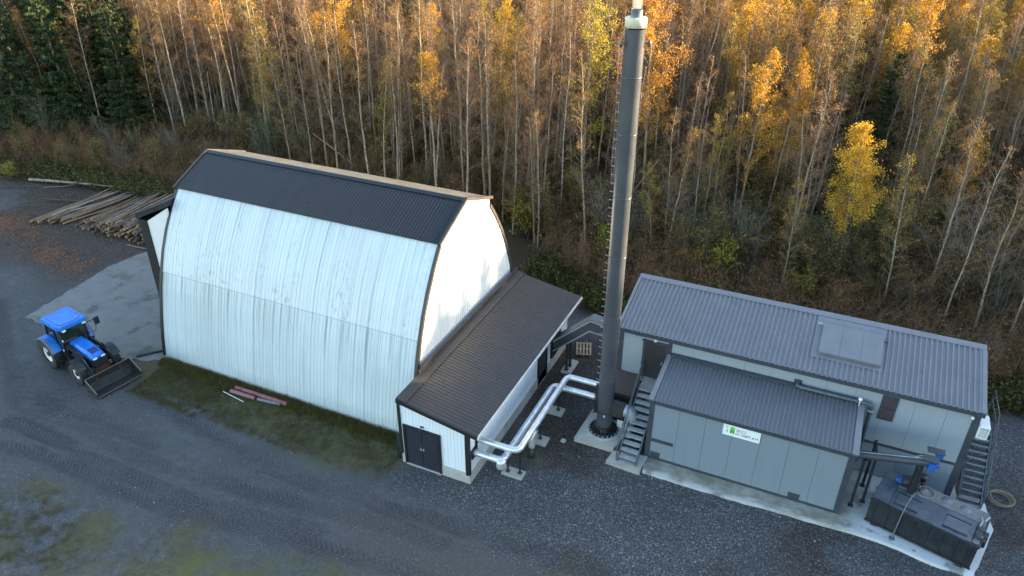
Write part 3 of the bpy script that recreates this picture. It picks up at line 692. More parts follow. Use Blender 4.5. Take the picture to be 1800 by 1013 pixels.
# wall pipe above the container roof
wp = empty('wall_pipe', 'dark insulated pipe along the boiler wall above the lower roof', 'pipe', (1.8, 28.7, 4))
WL = local(wp)
MB().tube([(.4, 29.0, 4.06), (.4, 28.86, 4.06), (.43, 28.78, 4.05), (.55, 28.74, 4.04), (1.5, 28.74, 4.04), (3.2, 28.74, 4.04), (3.36, 28.74, 4.0), (3.42, 28.74, 3.88), (3.42, 28.74, 1.0), (3.42, 28.9, .85), (3.42, 29.0, .85)], .085, 12).build('pipe', M['galv_dark'], wp, WL)
MB().box(.24, .56, BY - .06, BY - .034, 3.9, 4.24).build('wall_plate', M['trim_grey'], wp, WL)
for x in (1.3, 2.3): MB().box(x - .03, x + .03, 28.62, 29.0, 3.93, 3.95).build('bracket', M['trim_grey'], wp, WL)
MB().lathe([(.085, 3.72), (.14, 3.72), (.14, 3.76), (.085, 3.76)], (3.42, 28.74, 0), 12).lathe([(.14, 3.72), (.085, 3.72)], (3.42, 28.74, 0), 12).build('flange', M['galv'], wp, WL)
cm = empty('outdoor_lamp', 'small white lamp on a bracket above the end of the lower roof', 'lamp', (2.92, 28.62, 3.9))
MB().tube([(0, 0, 0), (0, -.02, .3), (0, .1, .36)], .02, 8).build('bracket', M['pale_plastic'], cm)
MB().lathe([(.0, .3), (.07, .31), (.09, .37), (.06, .43), (0, .44)], (0, -.02, 0), 12).build('lamp_head', M['pale_plastic'], cm)

# air conditioner at the right end
ac = empty('air_conditioner', 'white air conditioning unit hung on the end wall above the outside stair', 'air conditioner', (7.58, 29.35, 3.55))
MB().box(-.2, .2, -.45, .45, 0, .62).build('casing', M['pale_plastic'], ac, (0, 0, 0), .03)
MB().box(-.15, .15, -.462, -.452, .08, .54).build('grille', M['pipe_grey'], ac)
for k in range(8): MB().box(-.15, .15, -.475, -.463, .095 + k * .055, .12 + k * .055).build('slat', M['pale_plastic'], ac)
MB().box(-.23, .1, -.38, -.34, -.08, -.005).box(-.23, .1, .34, .38, -.08, -.005).build('bracket', M['galv'], ac)

# ------------------------------------------------------------------ outside stairs
def stairs(name, label, x0, x1, ya, za, yb, zb, n, ylast, mats, rails):
    t = empty(name, label, 'stairs', ((x0 + x1) / 2, ya, za)); O = local(t)
    tm = MB().box(0, x1 - x0 - .08, 0, .24, -.02, .02).box(0, x1 - x0 - .08, -.012, .0, -.035, .022, 1).mesh('tread', [mats[0], mats[1]])
    for i in range(n):
        q = (i + .5) / n; link('tread', tm, t, (O[0] + x0 + .04, O[1] + ya + (yb - ya) * q - .1, O[2] + za + (zb - za) * q + .1))
    for x in (x0, x1): MB().beam((x, ya - .05, za), (x, yb, zb), .05, .22).build('stringer', mats[2], t, O)
    MB().box(x0, x1, yb, ylast, zb - .06, zb).build('landing', mats[0], t, O)
    MB().box(x0 + .05, x0 + .1, ylast - .2, ylast - .1, za - .1, zb - .06).box(x1 - .1, x1 - .05, ylast - .2, ylast - .1, za - .1, zb - .06).build('support_leg', mats[2], t, O)
    for x, ytop in rails:
        m = MB(); H = 1.0
        m.tube([(x, ya + .05, za + .1), (x, ya + .05, za + H), (x, yb, zb + H), (x, ytop, zb + H), (x, ytop, zb)], .026, 8)
        m.tube([(x, ya + .05, za + H * .55), (x, yb, zb + H * .55), (x, ytop, zb + H * .55)], .018, 6)
        m.build('handrail', mats[2], t, O)
        for q in (.33, .66, 1.): 
            MB().tube([(x, ya + (yb - ya) * q, za + (zb - za) * q), (x, ya + (yb - ya) * q, za + (zb - za) * q + H)], .022, 6).build('rail_post', mats[2], t, O)
    return t
stairs('entry_stairs', 'steel stairs with open treads up to the brown door beside the chimney', -6.32, -5.45, 25.15, .2, 28.15, 2.3, 11, 29.0, (M['galv'], M['galv'], M['galv_dark']), ((-6.38, 28.8),))
stairs('end_stairs', 'long steel stairs at the right end of the boiler building by the hose', 7.62, 8.46, 28.75, .05, 31.3, 2.35, 12, 33.2, (M['galv_dark'], M['galv'], M['galv_dark']), ((8.5, 33.1), (7.56, 31.2)))
# stub rail along front of the entry landing
# ------------------------------------------------------------------ chimney
CX, CYc = -7.55, 26.86
ch = empty('chimney', 'tall dark grey steel chimney with a cream cap and climbing pegs', 'chimney', (CX, CYc, .25))
MB().lathe([(.365, .2), (.365, 18.45)], (0, 0, 0), 40).build('shaft', M['chimney'], ch)
for z in (3.05, 6.4, 9.35, 12.0, 14.6, 16.75): MB().lathe([(.366, z - .02), (.378, z - .02), (.378, z + .02), (.366, z + .02)], (0, 0, 0), 40).build('seam_ring', M['chimney'], ch)
MB().lathe([(.35, 18.5), (.39, 18.5), (.39, 18.80), (.38, 18.82), (.20, 18.84)], (0, 0, 0), 40).build('cap', M['cream'], ch)
MB().lathe([(.20, 18.8), (.205, 19.1), (.19, 19.1), (.19, 18.7), (0, 18.7)], (0, 0, 0), 28).build('flue', M['galv_dark'], ch)
mb = MB().lathe([(.365, .34), (.44, .34), (.44, .30), (.365, .30)], (0, 0, 0), 36).lathe([(.72, .0), (.72, .035), (.36, .035)], (0, 0, 0), 36)
mb.build('base_flange', M['steel_dark'], ch)
gm = MB().add([(.36, -.012, .03), (.70, -.012, .03), (.43, -.012, .30), (.36, -.012, .30), (.36, .012, .03), (.70, .012, .03), (.43, .012, .30), (.36, .012, .30)], [(0, 1, 2, 3), (7, 6, 5, 4), (0, 4, 5, 1), (1, 5, 6, 2), (2, 6, 7, 3), (3, 7, 4, 0)]).mesh('gusset', M['steel_dark'])
for k in range(20):
    o = link('gusset', gm, ch); o.rotation_euler = (0, 0, k * 2 * math.pi / 20 + .1)
bm_ = MB().lathe([(.0, .12), (.022, .12), (.022, .03)], (.68, 0, 0), 8).mesh('anchor_bolt', M['galv'])
for k in range(20):
    o = link('anchor_bolt', bm_, ch); o.rotation_euler = (0, 0, k * 2 * math.pi / 20 + .257)
MB().lathe([(.86, 0), (.84, .03), (.70, .028)], (0, 0, 0), 36).build('grout_ring', M['concrete'], ch)
pg = MB().tube([(0, 0, 0), (-.18, 0, 0)], .012, 6).tube([(-.16, 0, 0), (-.185, 0, 0)], .02, 6).mesh('step_peg', M['galv'])
ang = R(172)
z = .95; k = 0
while z < 18.3:
    o = link('step_peg', pg, ch, (.36 * math.cos(ang), .36 * math.sin(ang), z)); o.rotation_euler = (0, 0, ang - math.pi); z += .36; k += 1
MB().beam((.37 * math.cos(ang), .37 * math.sin(ang) - .05, .7), (.37 * math.cos(ang), .37 * math.sin(ang) - .05, 18.3), .03, .03).build('peg_rail', M['chimney'], ch)
for a in (R(225), R(15)):
    c, s = math.cos(a), math.sin(a)
    MB().tube([(.36 * c, .36 * s, 17.95), (.52 * c, .52 * s, 17.95)], .03, 8).lathe([(.0, 17.82), (.055, 17.83), (.06, 17.95), (.055, 18.04), (0, 18.06)], (.54 * c, .54 * s, 0), 10).build('warning_lamp', M['galv_dark'], ch)
MB().box(-.52, -.37, -.14, .08, .95, 1.35).box(-.50, -.36, -.2, .12, 1.12, 1.18).tube([(-.45, -.05, .9), (-.62, -.1, .82)], .015, 6).tube([(-.45, -.05, 1.0), (-.6, -.14, .98)], .015, 6).lathe([(.366, 1.15), (.382, 1.15), (.382, 1.2), (.366, 1.2)], (0, 0, 0), 36).build('access_hatch', M['steel_dark'], ch)
mb = MB()
for z0 in np.arange(1.4, 2.5, .18): mb.box(-.50, -.37, -.1, .1, z0, z0 + .03)
mb.box(-.53, -.50, -.11, -.08, 1.35, 2.5); mb.box(-.53, -.50, .08, .11, 1.35, 2.5); mb.build('cable_ladder', M['steel_dark'], ch)
MB().box(.05, .11, -.378, -.367, 1.0, 1.12).build('type_plate', M['pale_plastic'], ch)
sm = MB()
for i in range(3): pass
sm.lathe([(.0, 19.37), (.18, 19.37), (.21, 20.2), (.25, 21.2), (.32, 22.6), (.42, 24.2), (0, 24.2)], (CX, CYc, 0), 20)
t = NT('smoke'); t.t.nodes.remove(t.b); pv = t.n('ShaderNodeVolumePrincipled'); pv.inputs['Color'].default_value = (.9, .86, .78, 1)
nz_ = t.noise(t.scale(t.pos(), (1, 1, .5)), 3.5, 4); t.set(pv.inputs['Density'], t.rng(nz_, .3, .7, .7, 3.2)); t.t.links.new(pv.outputs[0], t.out.inputs['Volume'])
tag(sm.build('smoke', t.m), kind='stuff')

# flue duct, fan elbow and hopper beside the chimney
fd = empty('flue_duct', 'brown flue duct with a galvanised elbow between chimney and stairs', 'duct', (-6.9, 27, .25))
FL = local(fd)
MB().box(-7.22, -6.62, 26.72, 27.12, 1.25, 1.95).build('duct_box', M['brown_steel'], fd, FL, .02)
MB().tube([(-6.62, 26.92, 1.65), (-6.45, 26.92, 1.64), (-6.3, 26.92, 1.5), (-6.26, 26.92, 1.25), (-6.32, 26.92, 1.0), (-6.4, 26.92, .75)], [.30, .31, .31, .29, .24, .2], 14).build('elbow', M['galv'], fd, FL)
MB().lathe([(.0, .62), (.27, .62), (.27, .68), (.22, .7), (.22, .78), (.27, .8), (.27, .86), (0, .86)], (-6.42, 26.92, 0), 16).box(-6.6, -6.22, 26.75, 27.1, .2, .6).build('fan_housing', M['galv'], fd, FL)
MB().box(-7.02, -6.72, 27.2, 27.24, .25, .72).build('guard_plate', M['pale_plastic'], fd, FL)
hp = empty('steel_cabinet', 'dark brown steel cabinet against the boiler wall behind the chimney', 'cabinet', (-7.1, 28.3, .15))
MB().prism([(27.7, 0), (28.98, 0), (28.98, 2.2), (27.7, 1.75)], -.62, .5, 'x').build('casing', M['brown_steel'], hp, (0, -28.3, 0), .02)
MB().box(-.5, .4, 27.675, 27.697, .1, 1.6).build('cabinet_door', M['steel_dark'], hp, (0, -28.3, 0))

# ------------------------------------------------------------------ enclosed conveyor between annex and boiler building
cv = empty('fuel_conveyor', 'dark grey enclosed fuel conveyor rising from the annex wall to the boiler building', 'conveyor', (-9.8, 31, 0))
VL = local(cv)
P0, P1, P2 = (-11.72, 1.5), (-9.75, 3.3), (-7.75, 3.05)
def offs(dz): return [(P0[0], P0[1] + dz), (P1[0], P1[1] + dz), (P2[0], P2[1] + dz)]
lo, hi = offs(-.36), offs(.34)
MB().prism([lo[0], lo[1], hi[1], hi[0]], 30.62, 31.2, 'y').build('trough', M['trim_grey'], cv, VL)
MB().prism([lo[1], lo[2], hi[2], hi[1]], 30.62, 31.2, 'y').build('head_section', M['trim_grey'], cv, VL)
for seg in (0, 1):
    a, b = hi[seg], hi[seg + 1]
    MB().beam((a[0], 30.91, a[1] + .03), (b[0], 30.91, b[1] + .03), .66, .04).build('cover', M['roof_grey2'], cv, VL)
    MB().beam((a[0], 30.60, a[1] - .05), (b[0], 30.60, b[1] - .05), .03, .07).build('edge_angle', M['galv'], cv, VL)
    a, b = lo[seg], lo[seg + 1]
    MB().beam((a[0], 30.60, a[1] + .04), (b[0], 30.60, b[1] + .04), .03, .06).build('edge_angle', M['galv'], cv, VL)
for y, x in ((30.72, -10.95), (31.1, -10.9)):
    zt = float(np.interp(x, [P0[0], P1[0]], [lo[0][1], lo[1][1]]))
    MB().box(x - .06, x + .06, y - .06, y + .06, .15, zt + .03).box(x - .11, x + .11, y - .11, y + .11, .13, .15).build('leg', M['brown_steel'], cv, VL)
tag(MB().box(-11.2, -10.62, 30.5, 31.75, -.05, .13).build('concrete_block', M['concrete'], None, (0, 0, 0), .02), 'long concrete block carrying the conveyor legs', 'concrete block')

# pallet
pa = empty('pallet', 'wooden pallet leaning flat on the dark ground behind the conveyor legs', 'pallet', (-10.78, 32.95, .02), R(19)); pa.scale = (.74, 1, 1)
for i in range(5): MB().box(-.55 + i * .25, -.41 + i * .25, -.6, .6, .12, .145).build('slat', M['wood_pale'], pa)
for y in (-.55, 0, .55): MB().box(-.56, .6, y - .05, y + .05, .095, .12).build('stringer', M['wood_pale'], pa)
for x in (-.5, .02, .52):
    for y in (-.55, 0, .55): MB().box(x - .05, x + .05, y - .05, y + .05, .02, .095).build('block', M['wood_pale'], pa)

# ------------------------------------------------------------------ heating pipes
def roundpath(pts, r, n=5):
    out = [Vector(pts[0])]
    for a, b, c in zip(pts[:-2], pts[1:-1], pts[2:]):
        a, b, c = Vector(a), Vector(b), Vector(c); d1 = (a - b).normalized(); d2 = (c - b).normalized()
        p, q = b + d1 * r, b + d2 * r
        for i in range(n + 1):
            s = i / n; out.append(p * (1 - s) ** 2 + b * 2 * s * (1 - s) + q * s ** 2)
    out.append(Vector(pts[-1])); return out
def heat_pipe(label, pts, r):
    o = empty('heating_pipe', label, 'pipe', pts[0], 0, 'silver heating pipes'); L_ = local(o)
    MB().tube(roundpath(pts, .32), r, 16).build('cladding', M['silver'], o, L_)
    path = roundpath(pts, .32); mb = MB(); 
    for a, b in zip(path[:-1], path[1:]):
        l = (b - a).length
        if l > .6:
            n = int(l / 1.0)
            for k in range(1, n + 1):
                c = a + (b - a) * (k / (n + 1)); d = (b - a).normalized() * .02
                mb.tube([c - d, c + d], r + .006, 16)
    mb.build('seam_band', M['silver'], o, L_); return o
heat_pipe('upper silver clad pipe from the annex running to the chimney side', [(-11.8, 22.06, 1.9), (-9.88, 22.06, 1.9), (-9.88, 27.95, 1.9), (-7.95, 27.95, 1.9)], .145)
heat_pipe('lower silver clad pipe with a bulky elbow beside the annex corner', [(-11.8, 21.68, 1.45), (-10.45, 21.68, 1.45), (-10.45, 27.55, 1.45), (-7.95, 27.55, 1.45)], .155)
tag(MB().lathe([(.0, 1.08), (.2, 1.1), (.22, 1.2), (.2, 1.3), (.225, 1.4), (.2, 1.52), (0, 1.55)], (-10.5, 21.66, 0), 14).build('elbow_wrap', M['silver']), 'crumpled foil wrap hanging under the elbow of the lower pipe', 'pipe wrap')
for (cx, cy, hx, hy, posts, lab) in ((-10.32, 22.56, .5, .26, ((-10.57, 22.5), (-10.03, 22.6)), 'two posts and rusty base plates'), (-10.2, 25.05, .5, .3, ((-10.1, 25.1),), 'single post near the short foil stub'), (-10.25, 27.36, .45, .3, ((-10.1, 27.42),), 'single post at the far bend of the pipes')):
    s = empty('pipe_support', 'concrete pipe support with ' + lab, 'pipe support', (cx, cy, 0), 0, 'pipe supports')
    MB().box(-hx, hx, -hy, hy, -.05, .12).build('block', M['concrete'], s, (0, 0, 0), .015)
    for (x, y) in posts:
        zt = 1.3 if x < -10.3 else 1.78
        MB().box(x - cx - .03, x - cx + .03, y - cy - .03, y - cy + .03, .12, zt).build('post', M['steel_dark'], s)
        MB().box(x - cx - .09, x - cx + .09, y - cy - .09, y - cy + .09, .121, .14).build('base_plate', M['rust'], s)
    MB().box(-.45 + (-10.16 - cx), .45 + (-10.16 - cx), posts[0][1] - cy - .025, posts[0][1] - cy + .025, 1.24, 1.29).build('cross_bar', M['steel_dark'], s)
vs = empty('valve_stub', 'short foil wrapped stub pipe standing on a black sleeve under the pipes', 'pipe stub', (-10.02, 23.9, 0))
MB().lathe([(0, .62), (.14, .62), (.14, 0)], (0, 0, 0), 14).build('sleeve', M['steel_dark'], vs)
MB().tube([(0, 0, .62), (0, 0, .95), (.02, .05, 1.15), (.1, .2, 1.45)], [.15, .15, .12, .12], 12).build('foil', M['silver'], vs)
tag(MB().box(-9.2, -8.95, 25.35, 25.62, -.02, .10).build('white_stone', M['concrete'], None, (0, 0, 0), .05), 'pale loose stone on the gravel left of the chimney pad', 'stone')

# ------------------------------------------------------------------ ash tank, ash conveyor
tk = empty('ash_container', 'dark ash container with ribbed sides and dusty top hatches on the pale slab', 'ash container', (6.22, 26.5, .15), R(-15.2))
TLn, TWd, TH = 3.9, 2.05, 1.32
MB().box(-TLn / 2, TLn / 2, -TWd / 2, TWd / 2, .1, TH).build('body', M['steel_dark'], tk, (0, 0, 0), .02)
for x in (-1.6, 1.6):
    MB().box(x - .12, x + .12, -TWd / 2 - .03, TWd / 2 + .03, 0, .1).build('skid', M['steel_dark'], tk)
rbm = MB().box(-.035, .035, -.045, 0, .12, TH - .06).mesh('side_rib', M['steel_dark'])
for i in range(8): link('side_rib', rbm, tk, (-TLn / 2 + .2 + i * (TLn - .4) / 7, -TWd / 2, 0))
MB().box(-TLn / 2 - .03, TLn / 2 + .03, -TWd / 2 - .05, -TWd / 2, TH - .07, TH + .01).box(-TLn / 2 - .03, TLn / 2 + .03, -TWd / 2 - .05, -TWd / 2, .1, .17).box(TLn / 2, TLn / 2 + .05, -TWd / 2, TWd / 2, TH - .07, TH + .01).build('rim_bar', M['steel_dark'], tk)
MB().box(-TLn / 2 + .65, TLn / 2 - .28, -TWd / 2 + .02, TWd / 2 - .02, TH + .003, TH + .05).build('top_plate', M['tank_top'], tk)
MB().box(-TLn / 2 + .65, TLn / 2 - .1, .25, TWd / 2 - .04, TH + .053, TH + .075).build('dusty_strip', M['tank_dust'], tk)
for x in (-.75, 1.05):
    h = MB().box(x - .42, x + .42, -.78, -.12, TH + .052, TH + .085).build('top_hatch', M['tank_top'], tk, (0, 0, 0), .01)
    MB().box(x - .44, x + .44, -.83, -.79, TH + .052, TH + .10).box(x - .44, x + .44, -.11, -.07, TH + .052, TH + .10).build('hinge_bar', M['steel_dark'], h)
MB().lathe([(.36, TH + .05), (.36, TH + .13), (.30, TH + .13), (.30, TH + .07), (0, TH + .07)], (-.35, .6, 0), 24).build('manhole', M['tank_dust'], tk)
MB().lathe([(0, TH + .2), (.14, TH + .19), (.17, TH + .1), (.18, TH + .07)], (-.42, .58, 0), 16).build('filling_cap', M['tank_dust'], tk)
for x, y in ((.45, .66), (1.15, .62)): MB().lathe([(.22, TH + .076), (.22, TH + .09), (0, TH + .092)], (x, y, 0), 18).build('vent_disc', M['pipe_grey'], tk)
MB().box(1.70, 1.93, -.95, .95, TH + .004, TH + .06).build('end_deck', M['tank_dust'], tk)
for y in (-.55, -.1): MB().lathe([(.17, TH + .06), (.17, TH + .12), (.1, TH + .13), (.0, TH + .13)], (1.82, y, 0), 16).build('end_port', M['steel_dark'], tk)
MB().tube([(1.75, -.05, TH + .1), (1.78, .25, TH + .18), (1.72, .5, TH + .12)], .03, 8).tube([(1.85, .4, TH + .1), (1.95, .7, TH + .14)], .04, 8).build('hydraulic_line', M['galv'], tk)
MB().box(1.96, 2.12, -.35, -.1, .75, 1.05).box(2.0, 2.15, .1, .5, .4, .9).build('coupling', M['steel_dark'], tk, (0, 0, 0), .02)
MB().tube([(-1.25, .55, TH + .2), (-.65, .72, TH + .28)], .24, 16).build('auger_motor', M['steel_dark'], tk)
MB().box(-1.42, -1.25, .42, .62, TH + .12, TH + .32).tube([(-1.35, .52, TH + .22), (-1.5, .47, TH + .2)], .08, 10).build('motor_head', M['motor_blue'], tk)
MB().lathe([(.13, TH + .05), (.13, TH + .5), (.18, TH + .5), (.18, TH + .56), (.0, TH + .56)], (-.62, .95, 0), 16).lathe([(.13, TH + .25), (.17, TH + .25), (.17, TH + .3), (.13, TH + .3)], (-.62, .95, 0), 16).build('inlet_spout', M['steel_dark'], tk)
MB().tube([(-.72, .62, TH + .06), (-.72, .62, TH + .22), (-.62, .5, TH + .28)], .06, 8).box(-.95, -.78, .4, .6, TH + .06, TH + .16).build('valve', M['galv'], tk)
MB().box(-1.93, -1.32, -.98, .98, TH + .004, TH + .035).build('left_deck', M['tank_top'], tk)

sc = empty('ash_screw', 'grey ash screw conveyor with blue motor from the container end to the ash container', 'conveyor', (4.3, 26.9, 0))
SL = local(sc)
A, B = Vector((3.1, 26.9, 2.72)), Vector((5.75, 26.98, 3.22))
MB().tube([A, B], .17, 16).build('screw_tube', M['trim_grey'], sc, SL)
MB().tube([A + Vector((0, -.08, .2)), B + Vector((-.2, -.08, .2))], .018, 6).tube([A + Vector((1.6, .1, .22)), B + Vector((-.2, .1, .24))], .018, 6).build('conduit', M['galv'], sc, SL)
MB().lathe([(.14, 1.4), (.14, 3.05)], (5.5, 26.97, 0), 14).build('drop_pipe', M['steel_dark'], sc, SL)
MB().box(5.45, 6.05, 26.75, 27.15, 3.42, 3.47).box(5.62, 6.25, 27.25, 27.6, 3.5, 3.54).build('cover_plate', M['trim_grey'], sc, SL)
MB().tube([(5.75, 26.9, 3.2), (6.1, 26.9, 3.27)], .13, 12).box(5.72, 5.95, 26.68, 26.85, 3.02, 3.36).box(5.95, 6.2, 27.2, 27.5, 3.3, 3.49).build('drive_motor', M['motor_blue'], sc, SL)
for (x, y) in ((3.50, 26.7), (3.95, 27.15), (3.9, 28.15)):
    MB().box(x - .05, x + .05, y - .05, y + .05, .16, 2.72).box(x - .1, x + .1, y - .1, y + .1, .151, .17).build('leg', M['steel_dark'], sc, SL)
MB().beam((3.5, 26.7, 2.68), (3.95, 27.15, 2.68), .08, .08).beam((3.95, 27.15, 2.66), (3.9, 28.15, 2.66), .08, .08).build('cross_bar', M['steel_dark'], sc, SL)
tag(MB().tube([(5.12, 25.5, .16), (5.2, 25.62, 1.3), (5.28, 25.75, 1.9), (5.42, 26.1, 2.02), (5.55, 26.5, 1.9)], .022, 8).box(5.02, 5.22, 25.4, 25.6, .151, .17).build('vent_pipe', M['pipe_grey']), 'thin bent grey pipe standing on the slab against the ash container', 'pipe')
mb = MB()
for k, rr_ in enumerate((.43, .46, .49, .45, .47)):
    pts = [(9.28 + rr_ * 1.0 * math.cos(a) + .03 * k, 29.85 + rr_ * math.sin(a), .05 + .03 * k + .01 * math.sin(3 * a)) for a in np.linspace(0, 2 * math.pi, 33)]
    mb.tube(pts, .025, 6, False)
mb.tube([(8.75, 29.6, .06), (8.6, 29.35, .08), (8.55, 29.2, .4)], .025, 6)
tag(mb.build('hose', M['hose']), 'coiled beige hose lying on the gravel beside the end stairs', 'hose')

# ------------------------------------------------------------------ things lying on the grass by the hall
def rod(name, a, b, r, mat, label, cat, n=14):
    o = tag(MB().tube([a, b], r, n).build(name, mat), label, cat); return o
def hollow(name, a, b, r, mat, label):
    m = MB(); m.tube([a, b], r, 16, False); m.tube([b, a], r * .8, 16, False)
    return tag(m.build(name, mat), label, 'pipe')
hollow('drain_pipe', (-25.95, 22.07, .13), (-22.62, 22.1, .13), .115, M['pink'], 'long faded red plastic pipe nearest the white hall wall')
hollow('drain_pipe', (-26.0, 21.77, .12), (-24.45, 21.80, .12), .105, M['pink_grey'], 'short dusty red pipe in front of the long red one')
hollow('drain_pipe', (-24.3, 21.83, .10), (-22.95, 21.98, .10), .085, M['pipe_grey'], 'short grey pipe lying against the long red pipe')
rod('white_rod', (-26.4, 21.62, .05), (-24.85, 21.4, .05), .022, M['white_fascia'], 'thin white rod on the grass beside the red pipes', 'rod', 6)
tag(MB().beam((-33.0, 22.0, .06), (-31.9, 23.3, .06), .16, .12).build('dark_beam', M['steel_dark'], None, (0, 0, 0), .01), 'dark timber beam on the ground at the hall corner', 'beam')

# ------------------------------------------------------------------ tractor with front loader
tr = empty('tractor', 'blue tractor with a dark front loader bucket parked on the yard', 'tractor', (-34.88, 20.25, 0), R(-9.5)); tr.scale = (1.05, 1.05, 1.05)
MB().box(-1.55, 1.2, -.28, .28, .55, 1.05).box(-1.7, -.9, -.42, .42, .5, 1.1).box(.3, 1.8, -.22, .22, .5, .85).box(-1.2, -1.3, -.85, .85, .76, .9).box(1.18, 1.32, -.8, .8, .54, .68).box(-.6, .15, -.62, .62, .45, .95).build('chassis', M['tractor_black'], tr, (0, 0, 0), .02)
hd = MB()
prof = []
for (x, w, z) in ((.02, .39, 1.72), (.5, .39, 1.70), (1.2, .37, 1.64), (1.75, .34, 1.53), (1.9, .31, 1.42)):
    prof.append([(x, -w, 1.0), (x, -w, z - .13), (x, -w + .12, z), (x, w - .12, z), (x, w, z - .13), (x, w, 1.0)])
v = [p for r_ in prof for p in r_]; f = []
for i in range(4):
    for k in range(5): f.append((i * 6 + k, i * 6 + k + 1, i * 6 + 7 + k, i * 6 + 6 + k))
f.append((0, 1, 2, 3, 4, 5)); f.append((29, 28, 27, 26, 25, 24))
hd.add(v, f); hood = hd.build('hood', M['blue'], tr, (0, 0, 0), .012)
MB().add([(1.3, -.2, 1.637), (1.3, .2, 1.637), (1.72, .19, 1.552), (1.72, -.19, 1.552)], [(0, 1, 2, 3)]).build('hood_vent', M['blue_dark'], hood)
MB().box(.1, 1.88, -.40, -.30, .85, 1.28).box(.1, 1.88, .30, .40, .85, 1.28).box(1.82, 1.95, -.31, .31, .8, 1.28).build('side_grille', M['tractor_black'], hood)
for y in (-.2, .2): MB().box(1.915, 1.965, y - .1, y + .1, 1.29, 1.38).build('headlight', M['lamp_glass'], tr, (0, 0, 0), .01)
# cab
gl = MB().prism([(-1.42, 1.15), (-.05, 1.15), (.02, 1.75), (-.12, 2.5), (-1.35, 2.5), (-1.5, 1.8)], -.62, .62, 'y').build('cab_glass', M['glass'], tr)
cf = MB()
for y in (-.635, .635):
    for a, b in (((-1.42, 1.1), (-1.5, 1.8)), ((-1.5, 1.8), (-1.35, 2.52)), ((-.05, 1.1), (.03, 1.75)), ((.03, 1.75), (-.1, 2.52)), ((-.62, 1.1), (-.66, 2.52)), ((-1.42, 1.12), (-.05, 1.12))):
        cf.beam((a[0], y, a[1]), (b[0], y, b[1]), .06, .07)
cf.box(-1.45, .02, -.64, .64, 1.02, 1.13); cf.build('cab_frame', M['tractor_black'], tr)
rf = MB().prism([(-1.62, -.66), (-1.5, -.76), (.0, -.76), (.22, -.62), (.25, 0), (.22, .62), (.0, .76), (-1.5, .76), (-1.62, .66)], 2.5, 2.72, 'z')
rf = rf.build('cab_roof', M['blue'], tr, (0, 0, 0), .06)
ring = [(-1.4, -.52), (-.2, -.58), (.02, -.42), (.05, 0), (.02, .42), (-.2, .58), (-1.4, .52)]
MB().prism(ring, 2.715, 2.735, 'z').build('roof_panel', M['blue'], rf, (0, 0, 0), .008)
MB().tube([(a, b, 2.728) for a, b in ring + ring[:1]], .012, 6, False).build('roof_seam', M['blue_dark'], rf)
for y in (-.5, .5): MB().box(.2, .27, y - .09, y + .09, 2.45, 2.53).build('work_light', M['lamp_glass'], tr, (0, 0, 0), .01)
def arc_plate(mb, cx, cz, r, a0, a1, y0, y1, th, n=10, mi=0):
    v = []; f = []
    for i in range(n + 1):
        a = R(a0 + (a1 - a0) * i / n)
        for rr_ in (r, r + th):
            for y in (y0, y1): v.append((cx + rr_ * math.cos(a), y, cz + rr_ * math.sin(a)))
    for i in range(n):
        b = 4 * i; f += [(b, b + 1, b + 5, b + 4), (b + 2, b + 6, b + 7, b + 3), (b, b + 4, b + 6, b + 2), (b + 1, b + 3, b + 7, b + 5)]
    f += [(0, 2, 3, 1), (4 * n, 4 * n + 1, 4 * n + 3, 4 * n + 2)]
    mb.add(v, f, mi)
for s in (-1, 1):
    m = MB(); y0, y1 = sorted((s * .64, s * 1.0)); arc_plate(m, -1.25, .84, .90, 22, 140, y0, y1, .05)
    fo = m.build('fender', M['blue'], tr, (0, 0, 0), .01)
    m = MB(); y0, y1 = sorted((s * 1.002, s * 1.13)); arc_plate(m, -1.25, .84, .895, 22, 140, y0, y1, .045); m.build('fender_lip', M['pipe_grey'], fo)
    m = MB(); y0, y1 = sorted((s * .66, s * 1.08)); arc_plate(m, 1.25, .62, .68, 30, 150, y0, y1, .03); m.build('front_fender', M['tractor_black'], tr)
def wheel(x, y, r, wd, rim):
    s = 1 if y > 0 else -1; m = MB()
    m.lathe([(rim, -wd / 2 + .03), (r * .82, -wd / 2), (r * .95, -wd / 2 + .03), (r - .03, -wd / 4), (r - .02, 0), (r - .03, wd / 4), (r * .95, wd / 2 - .03), (r * .82, wd / 2), (rim, wd / 2 - .03)], (0, 0, 0), 36, 0, 'y')
    n = 20
    for i in range(n):
        for sd_ in (-1, 1):
            a = 2 * math.pi * (i + (.5 if sd_ > 0 else 0)) / n
            p = []
            for yy, da, rr_ in ((sd_ * .01, 0, r + .012), (sd_ * wd * .48, .17 * (1 if s else 1), r - .025)):
                p.append(Vector((rr_ * math.cos(a + da), yy, rr_ * math.sin(a + da))))
            m.beam(p[0], p[1], .05, .05, p[0].normalized())
    o = m.build('wheel', M['rubber'], tr, (x, y, r))
    mm = MB().lathe([(rim + .01, s * wd * .30), (rim - .02, s * wd * .34), (rim - .05, s * wd * .22), (rim * .5, s * wd * .10), (rim * .3, s * wd * .2), (.0, s * wd * .2)], (0, 0, 0), 30, 0, 'y').lathe([(rim + .005, -s * wd * .4), (rim * .6, -s * wd * .2), (0, -s * wd * .2)], (0, 0, 0), 24, 0, 'y')
    mm.build('rim', M['rim'], o)
    MB().lathe([(.13, s * wd * .16), (.13, s * wd * .34), (.0, s * wd * .36)], (0, 0, 0), 16, 0, 'y').build('hub', M['tractor_black'], o)
